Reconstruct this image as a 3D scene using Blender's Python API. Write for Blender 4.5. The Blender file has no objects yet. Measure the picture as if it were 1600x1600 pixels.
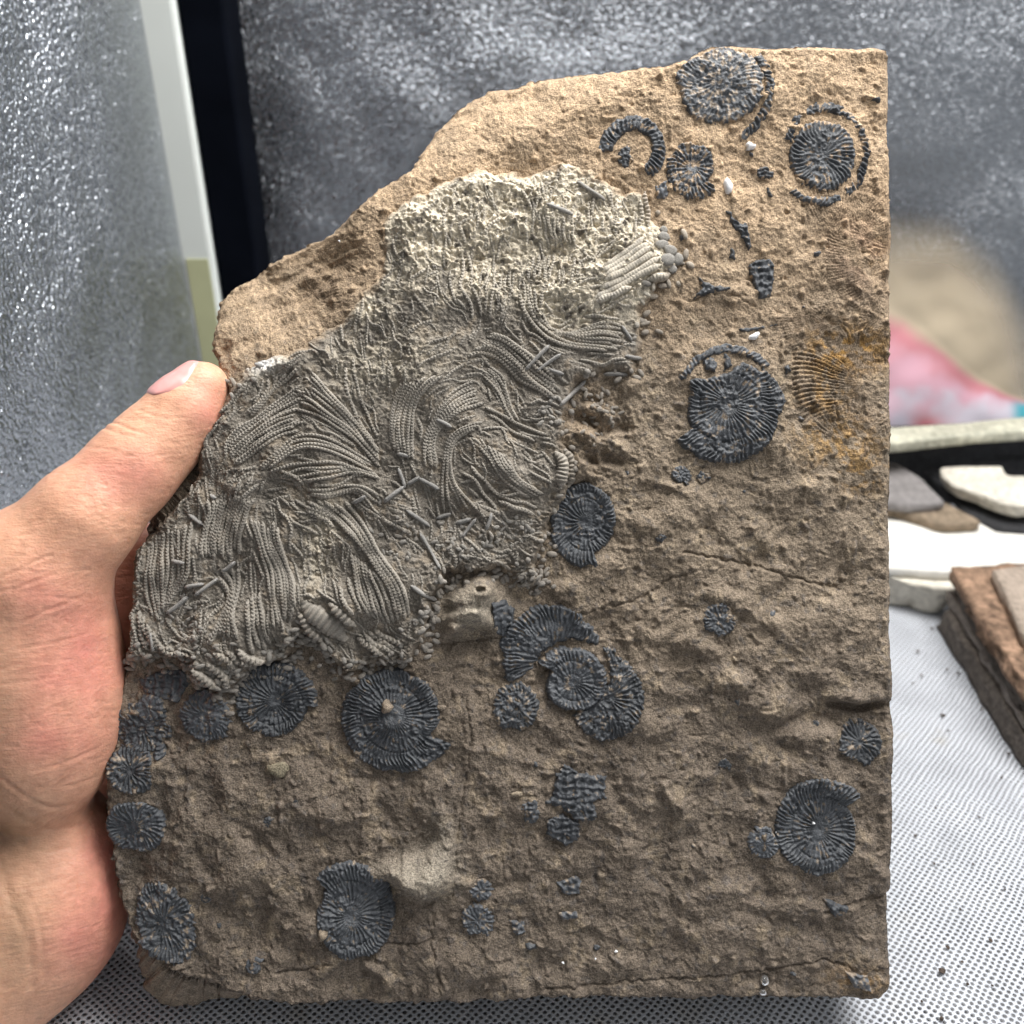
import bpy, math, random
import numpy as np
from mathutils import Vector, Matrix

random.seed(7)
rng = np.random.default_rng(7)
R_ = math.radians

# ------------------------------------------------------------------ camera, light, exposure
S = 1.0 / 6000.0            # metres per drawing unit on the slab face (6 units = 1 mm)
F = 1600.0                  # drawing units: distance of the lens from the slab face
D = F * S                   # 0.2667 m
PITCH = R_(31.0)
CZ = 0.1290                 # height of the middle of the slab face above the mat
sc = bpy.context.scene
FWD = Vector((0, math.cos(PITCH), -math.sin(PITCH)))
UP = Vector((0, math.sin(PITCH), math.cos(PITCH)))
CAM = Vector((0, 0, CZ)) - FWD * D

cd = bpy.data.cameras.new("camera"); cam = bpy.data.objects.new("camera", cd)
sc.collection.objects.link(cam); sc.camera = cam
cam.location = CAM; cam.rotation_euler = (R_(90) - PITCH, 0, 0)
cd.sensor_width = 36; cd.sensor_height = 36; cd.sensor_fit = 'AUTO'; cd.lens = 36.0
cd.clip_start = 0.01; cd.clip_end = 50
cd.dof.use_dof = True; cd.dof.focus_distance = D; cd.dof.aperture_fstop = 13.0

w = bpy.data.worlds.new("World"); sc.world = w; w.use_nodes = True
bg = w.node_tree.nodes["Background"]
bg.inputs[0].default_value = (0.93, 0.96, 1.0, 1); bg.inputs[1].default_value = 0.33

def area(name, loc, target, sx, sy, power, col):
    l = bpy.data.lights.new(name, 'AREA'); l.shape = 'RECTANGLE'; l.size = sx; l.size_y = sy
    l.energy = power; l.color = col
    o = bpy.data.objects.new(name, l); sc.collection.objects.link(o); o.location = loc
    o.rotation_euler = (Vector(target) - Vector(loc)).to_track_quat('-Z', 'Y').to_euler()
    return o
area("window_light", (0.12, 0.13, 0.62), (0, 0.0, 0.12), 0.70, 0.28, 8.0, (1.0, 0.985, 0.965))
area("front_fill_light", (-0.45, -0.50, 1.05), (0, 0.05, 0.1), 0.6, 0.6, 1.2, (1.0, 0.98, 0.96))  # added fill lamp at the front left, keeps highlights on the hand
area("side_fill_light", (1.0, 0.16, 0.42), (-0.1, 0.15, 0.15), 0.6, 0.45, 0.8, (0.93, 0.96, 1.0))  # added lamp off to the right, brightens the foil side wall and mat
sc.cycles.max_bounces = 4; sc.cycles.diffuse_bounces = 3; sc.cycles.glossy_bounces = 3; sc.cycles.transmission_bounces = 4; sc.cycles.transparent_max_bounces = 6
sc.cycles.use_adaptive_sampling = True; sc.cycles.adaptive_threshold = 0.035; sc.cycles.caustics_reflective = False; sc.cycles.caustics_refractive = False
sc.view_settings.view_transform = 'Standard'; sc.view_settings.look = 'None'
sc.view_settings.exposure = 0.26; sc.view_settings.gamma = 1.0
sc.view_settings.use_curve_mapping = False

# ------------------------------------------------------------------ helpers
def link(o, parent=None):
    sc.collection.objects.link(o)
    if parent is not None: o.parent = parent
    return o

def tag(o, label=None, cat=None, group=None, kind=None):
    if label: o["label"] = label
    if cat: o["category"] = cat
    if group: o["group"] = group
    if kind: o["kind"] = kind
    return o

def np_mesh(name, V, faces, mat, parent=None, col=None, smooth=True):
    """faces: list of int arrays, each (m,k)"""
    me = bpy.data.meshes.new(name)
    V = np.ascontiguousarray(V, dtype=np.float32)
    me.vertices.add(len(V)); me.vertices.foreach_set("co", V.ravel())
    faces = [np.asarray(f, dtype=np.int32) for f in faces if len(f)]
    idx = np.concatenate([f.ravel() for f in faces])
    sizes = np.concatenate([np.full(len(f), f.shape[1], np.int32) for f in faces])
    starts = np.concatenate([[0], np.cumsum(sizes)[:-1]]).astype(np.int32)
    me.loops.add(len(idx)); me.loops.foreach_set("vertex_index", idx)
    me.polygons.add(len(sizes)); me.polygons.foreach_set("loop_start", starts)
    me.polygons.foreach_set("use_smooth", np.full(len(sizes), smooth))
    me.update(calc_edges=True); me.validate()
    if col is not None:
        a = me.color_attributes.new("Col", 'FLOAT_COLOR', 'POINT')
        c4 = np.ones((len(V), 4), np.float32); c4[:, :3] = col
        a.data.foreach_set("color", c4.ravel())
    me.materials.append(mat)
    o = bpy.data.objects.new(name, me)
    return link(o, parent)

def _hash(ix, iy, seed):
    h = (ix.astype(np.int64) * 374761393 + iy.astype(np.int64) * 668265263 + seed * 1442695041) & 0xffffffff
    h = ((h ^ (h >> 13)) * 1274126177) & 0xffffffff
    h = h ^ (h >> 16)
    return (h & 0xffff) / 65536.0 * 2 * np.pi

def perlin(x, y, seed=0):
    x = np.asarray(x, float); y = np.asarray(y, float)
    x0 = np.floor(x); y0 = np.floor(y); fx = x - x0; fy = y - y0
    u = fx * fx * fx * (fx * (fx * 6 - 15) + 10); v = fy * fy * fy * (fy * (fy * 6 - 15) + 10)
    def g(i, j):
        a = _hash(x0 + i, y0 + j, seed)
        return np.cos(a) * (fx - i) + np.sin(a) * (fy - j)
    a = g(0, 0) * (1 - u) + g(1, 0) * u; b = g(0, 1) * (1 - u) + g(1, 1) * u
    return (a * (1 - v) + b * v) * 1.5

def fbm(x, y, size, octs=4, seed=0, gain=0.5):
    r = 0; a = 1.0
    for i in range(octs):
        r = r + a * perlin(x / size * 2 ** i + 17.3 * i, y / size * 2 ** i - 9.1 * i, seed + i * 31)
        a *= gain
    return r

def sm(a, b, x):
    t = np.clip((x - a) / (b - a), 0, 1); return t * t * (3 - 2 * t)

def catmull(pts, step=2.0):
    p = np.asarray(pts, float)
    if len(p) == 2:
        n = max(2, int(np.linalg.norm(p[1] - p[0]) / step)); t = np.linspace(0, 1, n)[:, None]
        return p[0] * (1 - t) + p[1] * t
    q = np.vstack([2 * p[0] - p[1], p, 2 * p[-1] - p[-2]]); out = []
    for i in range(1, len(q) - 2):
        t = np.linspace(0, 1, 12, endpoint=False)[:, None]
        out.append(0.5 * (2 * q[i] + (q[i + 1] - q[i - 1]) * t + (2 * q[i - 1] - 5 * q[i] + 4 * q[i + 1] - q[i + 2]) * t ** 2
                          + (-q[i - 1] + 3 * q[i] - 3 * q[i + 1] + q[i + 2]) * t ** 3))
    out = np.vstack(out + [p[-1:]])
    return resample(out, step=step)

def resample(p, n=None, step=None):
    d = np.concatenate([[0], np.cumsum(np.linalg.norm(np.diff(p, axis=0), axis=1))])
    if n is None: n = max(3, int(d[-1] / step) + 1)
    t = np.linspace(0, d[-1], n)
    return np.stack([np.interp(t, d, p[:, k]) for k in range(p.shape[1])], 1)

def poly_sdf(x, y, poly):
    """positive inside"""
    sh = x.shape; x = x.ravel(); y = y.ravel()
    best = np.full(x.shape, 1e18); ins = np.zeros(x.shape, bool)
    n = len(poly)
    for i in range(n):
        ax, ay = poly[i]; bx, by = poly[(i + 1) % n]
        dx, dy = bx - ax, by - ay; L = dx * dx + dy * dy + 1e-12
        t = np.clip(((x - ax) * dx + (y - ay) * dy) / L, 0, 1)
        ex = x - ax - t * dx; ey = y - ay - t * dy
        best = np.minimum(best, ex * ex + ey * ey)
        if ay != by:
            c = ((ay > y) != (by > y)) & (x < dx * (y - ay) / dy + ax); ins ^= c
    d = np.sqrt(best)
    return np.where(ins, d, -d).reshape(sh)

def line_dist(x, y, pts):
    best = np.full(x.shape, 1e18)
    for (ax, ay), (bx, by) in zip(pts[:-1], pts[1:]):
        dx, dy = bx - ax, by - ay; L = dx * dx + dy * dy + 1e-12
        t = np.clip(((x - ax) * dx + (y - ay) * dy) / L, 0, 1)
        best = np.minimum(best, (x - ax - t * dx) ** 2 + (y - ay - t * dy) ** 2)
    return np.sqrt(best)

def grid_patch(x0, x1, y0, y1, step, fun):
    """grid clipped and snapped to fun(x,y)>0.  returns X,Y (flat), quads, f"""
    xs = np.arange(x0, x1 + step, step); ys = np.arange(y0, y1 + step, step)
    X, Y = np.meshgrid(xs, ys)
    f = fun(X, Y)
    gy, gx = np.gradient(f, step)
    g2 = gx * gx + gy * gy + 1e-6
    band = np.abs(f) < 0.62 * step
    mv = np.where(band, -f / g2, 0); mag = np.abs(mv) * np.sqrt(g2)
    k = np.where(mag > step * .8, step * .8 / (mag + 1e-9), 1)
    X = X + gx * mv * k; Y = Y + gy * mv * k
    ok = (f > -0.62 * step)
    cell = ok[:-1, :-1] & ok[1:, :-1] & ok[:-1, 1:] & ok[1:, 1:]
    fm = np.where(band, 0, f)
    nx = len(xs)
    j, i = np.nonzero(cell)
    a = j * nx + i
    # image y points down, so this winding faces the viewer
    Q = np.stack([a, a + nx, a + nx + 1, a + 1], 1)
    used = np.unique(Q); remap = np.full(X.size, -1); remap[used] = np.arange(len(used))
    gl = np.sqrt(g2).ravel()[used]
    return X.ravel()[used], Y.ravel()[used], remap[Q], fm.ravel()[used], gx.ravel()[used] / gl, gy.ravel()[used] / gl

# ------------------------------------------------------------------ materials
def new_mat(name):
    m = bpy.data.materials.new(name); m.use_nodes = True
    nt = m.node_tree; b = nt.nodes["Principled BSDF"]
    return m, nt, b

def N(nt, typ, **kw):
    n = nt.nodes.new(typ)
    for k, v in kw.items():
        if k in n.inputs: n.inputs[k].default_value = v
        else: setattr(n, k, v)
    return n

def mixcol(nt, a, b, fac, mode='MIX'):
    n = nt.nodes.new('ShaderNodeMix'); n.data_type = 'RGBA'; n.blend_type = mode; n.clamp_result = False
    def put(i, v):
        if hasattr(v, 'links') or hasattr(v, 'is_linked'): nt.links.new(v, n.inputs[i])
        else: n.inputs[i].default_value = v
    put(0, fac); put(6, a); put(7, b)
    return n.outputs[2]

def ramp(nt, src, stops):
    n = nt.nodes.new('ShaderNodeValToRGB'); e = n.color_ramp.elements
    while len(e) > 1: e.remove(e[-1])
    e[0].position = stops[0][0]; e[0].color = stops[0][1]
    for p, c in stops[1:]:
        k = e.new(p); k.color = c
    nt.links.new(src, n.inputs[0]); return n.outputs[0]

def g4(v): return (v, v, v, 1)

def rock_mat(name, attr=True, color=(0.3, 0.25, 0.2), rough=0.88, spec=0.25, fine=2600, bump=0.00028, var=0.45,
             speck=None, coarse=420):
    m, nt, b = new_mat(name)
    tc = N(nt, 'ShaderNodeTexCoord')
    if attr: base = N(nt, 'ShaderNodeAttribute', attribute_name="Col").outputs[0]
    else:
        base = N(nt, 'ShaderNodeRGB').outputs[0]; base.default_value = (*color, 1)
    n1 = N(nt, 'ShaderNodeTexNoise', Scale=fine, Detail=2.0, Roughness=0.6); nt.links.new(tc.outputs['Object'], n1.inputs['Vector'])
    n2 = N(nt, 'ShaderNodeTexNoise', Scale=coarse, Detail=3.0, Roughness=0.6); nt.links.new(tc.outputs['Object'], n2.inputs['Vector'])
    r1 = ramp(nt, n1.outputs[0], [(0.28, g4(1 - var)), (0.72, g4(1 + var))])
    r2 = ramp(nt, n2.outputs[0], [(0.3, g4(1 - var * .55)), (0.7, g4(1 + var * .5))])
    c = mixcol(nt, base, r1, 1.0, 'MULTIPLY'); c = mixcol(nt, c, r2, 1.0, 'MULTIPLY')
    if speck:
        v = N(nt, 'ShaderNodeTexNoise', Scale=fine * 1.3, Detail=1.0); nt.links.new(tc.outputs['Object'], v.inputs['Vector'])
        s = ramp(nt, v.outputs[0], [(0.70, g4(0)), (0.80, g4(1))])
        c = mixcol(nt, c, (*speck, 1), s)
    nt.links.new(c, b.inputs['Base Color'])
    b.inputs['Roughness'].default_value = rough; b.inputs['Specular IOR Level'].default_value = spec
    bp = N(nt, 'ShaderNodeBump', Strength=1.0, Distance=bump); nt.links.new(n1.outputs[0], bp.inputs['Height'])
    nt.links.new(bp.outputs[0], b.inputs['Normal'])
    return m

M_ROCK = rock_mat("brown_shale", fine=2300, bump=0.00042, var=0.55, speck=(0.42, 0.36, 0.28))
M_BED = rock_mat("crinoid_bed_stone", fine=2200, bump=0.00040, var=0.35)
M_ARM = rock_mat("crinoid_calcite", fine=3000, bump=0.00012, var=0.22, rough=0.72, spec=0.35)
M_AMM = rock_mat("dark_ammonite_shell", fine=2600, bump=0.00020, var=0.30, rough=0.52, spec=0.5)
def plain_rock(name, c, rough=0.85, fine=500, coarse=60, var=0.3, bump=0.0008, spec=0.3):
    return rock_mat(name, attr=False, color=c, rough=rough, fine=fine, coarse=coarse, var=var, bump=bump, spec=spec)

def foil_mat(name, scale, dist, rough, tone=1.0):
    m, nt, b = new_mat(name)
    tc = N(nt, 'ShaderNodeTexCoord')
    nz = N(nt, 'ShaderNodeTexNoise', Scale=scale * .55, Detail=2.0); nt.links.new(tc.outputs['Object'], nz.inputs['Vector'])
    wv = mixcol(nt, tc.outputs['Object'], nz.outputs[1], 0.0025)
    v = N(nt, 'ShaderNodeTexVoronoi', Scale=scale, feature='SMOOTH_F1'); v.inputs['Smoothness'].default_value = 0.6
    nt.links.new(wv, v.inputs['Vector'])
    big = N(nt, 'ShaderNodeTexNoise', Scale=9.0, Detail=2.0); nt.links.new(tc.outputs['Object'], big.inputs['Vector'])
    bp = N(nt, 'ShaderNodeBump', Strength=1.0, Distance=dist, invert=True); nt.links.new(v.outputs['Distance'], bp.inputs['Height'])
    b2 = N(nt, 'ShaderNodeBump', Strength=1.0, Distance=0.02); nt.links.new(big.outputs[0], b2.inputs['Height'])
    nt.links.new(b2.outputs[0], bp.inputs['Normal'])
    nt.links.new(bp.outputs[0], b.inputs['Normal'])
    b.inputs['Metallic'].default_value = 1.0; b.inputs['Roughness'].default_value = rough
    b.inputs['Base Color'].default_value = (0.42 * tone, 0.44 * tone, 0.47 * tone, 1)
    return m

def simple_mat(name, c, rough=0.5, spec=0.5, noise=0.0, nscale=60):
    m, nt, b = new_mat(name)
    b.inputs['Roughness'].default_value = rough; b.inputs['Specular IOR Level'].default_value = spec
    if noise:
        tc = N(nt, 'ShaderNodeTexCoord'); n = N(nt, 'ShaderNodeTexNoise', Scale=nscale, Detail=4.0)
        nt.links.new(tc.outputs['Object'], n.inputs['Vector'])
        r = ramp(nt, n.outputs[0], [(0.3, (*[max(0, k * (1 - noise)) for k in c], 1)), (0.7, (*[k * (1 + noise) for k in c], 1))])
        nt.links.new(r, b.inputs['Base Color'])
    else: b.inputs['Base Color'].default_value = (*c, 1)
    return m

# ------------------------------------------------------------------ setting: table top, mat, walls
def ray(px, py):
    return (FWD + Vector((1, 0, 0)) * ((px - 800) / F) - UP * ((py - 800) / F))

def on_plane(px, py, z=0.0):
    d = ray(px, py); t = (z - CAM.z) / d.z
    return CAM + d * t

def on_depth(px, py, y):
    d = ray(px, py); t = (y - CAM.y) / d.y
    return CAM + d * t

def box(name, x0, x1, y0, y1, z0, z1, mat, parent=None, bevel=0.0, rz=0.0, pivot=None):
    V = np.array([[x, y, z] for z in (z0, z1) for y in (y0, y1) for x in (x0, x1)], float)
    if rz:
        c, s = math.cos(rz), math.sin(rz); p = V[:, :2] - pivot[:2]
        V[:, :2] = np.stack([p[:, 0] * c - p[:, 1] * s, p[:, 0] * s + p[:, 1] * c], 1) + pivot[:2]
    Q = [[0, 2, 3, 1], [4, 5, 7, 6], [0, 1, 5, 4], [2, 6, 7, 3], [0, 4, 6, 2], [1, 3, 7, 5]]
    o = np_mesh(name, V, [np.array(Q)], mat, parent, smooth=False)
    if bevel:
        md = o.modifiers.new("edge", 'BEVEL'); md.width = bevel; md.segments = 3
    return o

M_TABLE = simple_mat("dark_table", (0.32, 0.32, 0.33), 0.6, 0.3, 0.3)
t = box("table_top", -0.9, 0.9, -0.7, 0.292, -0.03, -0.0016, M_TABLE); tag(t, kind="structure")

def mat_material():
    m, nt, b = new_mat("white_perforated_plastic")
    tc = N(nt, 'ShaderNodeTexCoord')
    mp = N(nt, 'ShaderNodeMapping'); nt.links.new(tc.outputs['Object'], mp.inputs['Vector'])
    mp.inputs['Rotation'].default_value = (0, 0, R_(45 - 6)); mp.inputs['Scale'].default_value = (1 / 0.00176, 1 / 0.00162, 1)
    nzw = N(nt, 'ShaderNodeTexNoise', Scale=120.0, Detail=1.0); nt.links.new(tc.outputs['Object'], nzw.inputs['Vector'])
    sep = N(nt, 'ShaderNodeSeparateXYZ'); nt.links.new(mp.outputs[0], sep.inputs[0])
    def M(op, a, bb=None, c=None):
        n = nt.nodes.new('ShaderNodeMath'); n.operation = op
        for i, v in enumerate((a, bb, c)):
            if v is None: continue
            if isinstance(v, (int, float)): n.inputs[i].default_value = v
            else: nt.links.new(v, n.inputs[i])
        return n.outputs[0]
    wob = M('MULTIPLY', M('SUBTRACT', nzw.outputs[0], 0.5), 0.8)
    fx = M('SUBTRACT', M('FRACT', M('ADD', sep.outputs[0], wob)), 0.5)
    fy = M('SUBTRACT', M('FRACT', M('ADD', sep.outputs[1], wob)), 0.5)
    r = M('SQRT', M('ADD', M('MULTIPLY', fx, fx), M('MULTIPLY', fy, fy)))
    hole = M('LESS_THAN', r, 0.255)
    tr = N(nt, 'ShaderNodeBsdfTransparent'); mx = N(nt, 'ShaderNodeMixShader')
    nt.links.new(hole, mx.inputs[0]); nt.links.new(b.outputs[0], mx.inputs[1]); nt.links.new(tr.outputs[0], mx.inputs[2])
    out = nt.nodes["Material Output"]; nt.links.new(mx.outputs[0], out.inputs[0])
    n = N(nt, 'ShaderNodeTexNoise', Scale=45.0, Detail=6.0); nt.links.new(tc.outputs['Object'], n.inputs['Vector'])
    c = ramp(nt, n.outputs[0], [(0.3, (0.52, 0.54, 0.58, 1)), (0.5, (0.61, 0.635, 0.68, 1)), (0.62, (0.63, 0.655, 0.70, 1)), (0.75, (0.54, 0.52, 0.48, 1))])
    nt.links.new(c, b.inputs['Base Color']); b.inputs['Roughness'].default_value = 0.45
    hb = ramp(nt, r, [(0.24, g4(0)), (0.40, g4(1))])
    bp = N(nt, 'ShaderNodeBump', Strength=1.0, Distance=0.0005); nt.links.new(hb, bp.inputs['Height'])
    nt.links.new(bp.outputs[0], b.inputs['Normal'])
    return m
M_MAT = mat_material()
gx, gy = np.meshgrid(np.linspace(-0.5, 0.6, 90), np.linspace(-0.45, 0.285, 70))
gz = 0.0004 * fbm(gx * 1000, gy * 1000, 60, 2, 5) - 0.0002
gi = (np.arange(69)[:, None] * 90 + np.arange(89)[None]).ravel()
o = np_mesh("table_mat", np.stack([gx.ravel(), gy.ravel(), gz.ravel()], 1), [np.stack([gi, gi + 1, gi + 91, gi + 90], 1)], M_MAT)
tag(o, "white perforated plastic mat covering the table under the slab", "mat")

WALL_Y = 0.292
M_FOIL = foil_mat("embossed_silver_foil", 900.0, 0.00055, 0.22, .78)
M_FOIL2 = foil_mat("embossed_silver_foil_side", 620.0, 0.00125, 0.25, 1.35)
FY = WALL_Y - 0.026
pc = on_depth(207, 0, FY); p1 = on_depth(216, 0, FY); p2 = on_depth(272, 0, FY); p3 = on_depth(346, 0, FY)
o = box("back_wall", p3.x - 0.01, 0.75, WALL_Y + 0.004, WALL_Y + 0.012, -0.03, 0.62, M_FOIL); tag(o, kind="structure")
ang = R_(88)
sw = box("side_wall", pc.x - 0.60, pc.x - 0.001, WALL_Y - 0.004, WALL_Y + 0.004, -0.03, 0.62, M_FOIL2, rz=ang, pivot=np.array([pc.x, WALL_Y]))
tag(sw, kind="structure")
M_WBAR = simple_mat("white_gloss_paint", (0.80, 0.84, 0.80), 0.32, 0.5, 0.03, 20)
M_BBAR = simple_mat("black_rubber", (0.003, 0.004, 0.007), 0.9, 0.03, 0.3, 40)
o = box("white_post", p1.x - 0.0022, p2.x, FY, WALL_Y + 0.010, -0.03, 0.62, M_WBAR, bevel=0.0025)
tag(o, "white upright frame strip with yellowed tape, beside the black strip", "frame strip")
a = on_depth(287, 405, FY - .0005); b_ = on_depth(331, 405, FY - .0005)
M_TAPE = simple_mat("yellowed_tape", (0.55, 0.56, 0.34), 0.4, 0.5, 0.1, 30)
box("tape", a.x + 0.001, b_.x - 0.002, FY - 0.0006, FY - 0.0001, a.z - 0.09, a.z, M_TAPE, o)
o = box("black_post", p2.x + 0.0005, p3.x, FY + .002, WALL_Y + 0.012, -0.03, 0.62, M_BBAR, bevel=0.002)
tag(o, "black upright rubber strip between the white strip and silver wall", "frame strip")
gap = box("seal_strip", pc.x - 0.001, p1.x + 0.0003, FY - .0012, FY + .0022, -0.03, 0.62, M_BBAR)
tag(gap, "thin black seal line left of the white upright strip", "seal strip")

# ------------------------------------------------------------------ the slab
BASE = np.array([0.0, -760.0 * S, -204.0 * S])       # slab origin: middle of the back bottom edge
ROT = Matrix.Rotation(R_(90) - PITCH, 4, 'X')
slab = bpy.data.objects.new("fossil_rock", None); link(slab)
slab.matrix_world = Matrix.Translation(Vector((0, 0, CZ)) + ROT.to_3x3() @ Vector(BASE)) @ ROT
slab.empty_display_size = 0.02
tag(slab, "brown shale slab packed with grey crinoid arms and dark coiled ammonites, gripped by a hand", "fossil slab")

OUT = [(1130, 74), (1200, 73), (1300, 74), (1370, 74), (1384, 80), (1390, 94), (1391, 250), (1392, 500), (1392, 800), (1393, 940), (1391, 1000),
       (1394, 1120), (1396, 1200), (1394, 1390), (1388, 1405), (1390, 1470), (1388, 1545), (1370, 1558), (1340, 1562), (1200, 1563), (1000, 1562),
       (930, 1558), (880, 1560), (800, 1566), (740, 1571), (600, 1570), (500, 1571), (440, 1568), (400, 1561), (340, 1546), (290, 1530), (262, 1512), (240, 1492), (203, 1462),
       (196, 1440), (180, 1400), (172, 1330), (168, 1250), (175, 1160), (182, 1100), (193, 1050), (203, 1010), (208, 960), (212, 910), (214, 862), (232, 838),
       (262, 800), (292, 768), (308, 742), (309, 708), (326, 680), (345, 645), (352, 612), (340, 575), (330, 545), (334, 505), (341, 468), (390, 433), (430, 408), (520, 362),
       (560, 318), (590, 291), (640, 264), (660, 232), (680, 200), (700, 183), (730, 160), (762, 141), (800, 137), (830, 127), (870, 121), (940, 110), (1000, 104), (1050, 102), (1075, 92), (1105, 78)]
BEV = [(300, 760), (352, 620), (392, 590), (470, 560), (520, 525), (560, 480), (590, 440), (588, 380), (596, 330), (650, 300), (720, 262), (800, 225), (900, 175), (1000, 130), (1075, 98), (1130, 60)]

def H0(x, y):
    """large form of the face: the chamfered upper left shoulder"""
    x = np.asarray(x, float); y = np.asarray(y, float)
    line = np.array(BEV)
    d = line_dist(x, y, BEV)
    poly = BEV + [(1130, -300), (-300, -300), (-300, 760)]
    s = poly_sdf(x, y, poly)
    d = np.where(s > 0, d, 0)
    k = sm(0, 150, d) * 0.55 + 0.45 * np.clip(d / 150, 0, 1.3)
    fall = sm(1120, 950, x)
    h = -120 * k * (0.35 + 0.65 * fall)
    h = h - 16 * sm(24, 0, 1396 - x) * 0 
    return h

CRACKS = [([(1068, 862), (1100, 868), (1140, 876), (1180, 884), (1230, 900), (1275, 912), (1315, 920)], 4.5, 2.2),
          ([(905, 962), (940, 950), (985, 940), (1025, 922), (1045, 905), (1070, 898)], 4.0, 2.2),
          ([(728, 1095), (737, 1150), (728, 1210), (718, 1280), (712, 1340), (708, 1400)], 3.0, 1.6),
          ([(676, 1425), (674, 1470), (680, 1500), (688, 1550)], 3.5, 1.8), ([(600, 1474), (640, 1474), (676, 1466)], 3.5, 1.8),
          ([(850, 1546), (930, 1537), (1010, 1531), (1100, 1526), (1180, 1521), (1240, 1510), (1285, 1501), (1330, 1512)], 3.5, 1.8),
          ([(430, 1522), (480, 1516), (520, 1502)], 3.5, 1.8), ([(690, 1006), (735, 1004), (775, 995)], 3.5, 1.8),
          ([(1290, 1425), (1330, 1412), (1392, 1400)], 5, 3.0), ([(1348, 195), (1390, 182)], 2.5, 1.5), ([(1075, 470), (1110, 458), (1150, 462), (1180, 478)], 3, 2)]
# hinge x,y, radius from/to, direction from/to (degrees, screen), ribs, amplitude
FANS = [(1325, 392, 22, 118, -140, 5, 46, 1.5), (1402, 392, 25, 118, 105, 205, 36, 1.4), (1332, 462, 26, 130, 35, 170, 56, 1.9),
        (1402, 590, 55, 168, 148, 205, 20, 2.6), (470, 476, 20, 70, -85, 5, 20, 2.0), (520, 395, 10, 50, 20, 95, 11, 1.6), (1330, 700, 20, 80, -160, -20, 26, .9)]
# lumps: x, y, rx, ry, height
LUMPS = [(742, 936, 30, 26, 30), (735, 970, 42, 16, 26), (712, 984, 22, 9, 14), (755, 915, 20, 18, 16), (748, 922, 9, 6, -16), (668, 1362, 42, 30, 26), (620, 1362, 40, 16, 10), (690, 1325, 22, 45, 8), (870, 918, 22, 16, 7), (950, 1065, 10, 8, 3),
         (1150, 935, 42, 18, 9), (1190, 905, 50, 16, 7), (1075, 1010, 18, 14, 6), (1110, 1020, 24, 14, 9), (1035, 990, 16, 12, 5), (1230, 980, 40, 22, 7), (1210, 1100, 55, 22, 10), (1270, 1150, 50, 26, 8),
         (1300, 1040, 60, 30, 6), (1130, 1060, 36, 22, 6), (1020, 1130, 36, 18, 5), (1340, 1085, 46, 16, 9), (595, 1512, 12, 10, 9), (606, 1530, 14, 12, 8), (580, 1505, 10, 9, 8), (592, 1560, 16, 12, 8), (680, 1545, 24, 12, 6),
         (430, 1290, 24, 10, 5), (400, 1385, 70, 40, 6), (330, 1330, 60, 60, 7), (440, 1260, 60, 40, 5), (560, 1260, 80, 26, 5), (830, 1400, 60, 20, 4), (1000, 1250, 80, 40, 4), (1100, 1400, 80, 24, 5), (1240, 1420, 70, 16, 6),
         (1330, 440, 40, 60, 4), (1290, 130, 50, 26, 5), (1150, 460, 50, 16, 6), (1230, 700, 60, 30, 5), (1000, 780, 36, 26, -6), (1060, 690, 60, 60, -4), (1340, 1100, 46, 10, -14), (1285, 1135, 22, 14, -8),
         (925, 640, 16, 12, 13), (950, 655, 12, 12, 10), (915, 675, 22, 10, 10), (945, 690, 24, 12, 12), (905, 735, 14, 16, 11), (970, 705, 14, 10, 9), (980, 610, 20, 12, 10), (940, 720, 40, 10, -8), (925, 655, 40, 8, -6), (975, 670, 14, 10, -8), (910, 760, 30, 8, -6)]

def rough_mask(x, y):
    return np.exp(-(((x - 935) / 60) ** 2 + ((y - 680) / 95) ** 2))

def fans(x, y):
    h = np.zeros_like(x); st = np.zeros_like(x)
    for (cx, cy, r0, r1, a0, a1, n, amp) in FANS:
        m = (np.abs(x - cx) < r1 + 5) & (np.abs(y - cy) < r1 + 5)
        if not m.any(): continue
        dx = x[m] - cx; dy = y[m] - cy; r = np.hypot(dx, dy); th = np.degrees(np.arctan2(dy, dx))
        mid = (a0 + a1) / 2; half = (a1 - a0) / 2
        dt = (th - mid + 180) % 360 - 180
        wgt = sm(half, half - 10, np.abs(dt)) * sm(r1, r1 - 10, r) * sm(r0, r0 + 12, r)
        wgt = wgt * (0.6 + 0.4 * sm(-0.25, 0.25, perlin(x[m] / 24, y[m] / 24, 70)))
        cs = np.cos((dt + 5 * np.sin(r / 30)) / (half * 2) * 2 * np.pi * n)
        h[m] += wgt * (amp * cs + 0.7 * np.cos(r / 11 * np.pi) + 1.5); st[m] = np.maximum(st[m], wgt * (.5 - .5 * cs))
    return h, st

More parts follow.
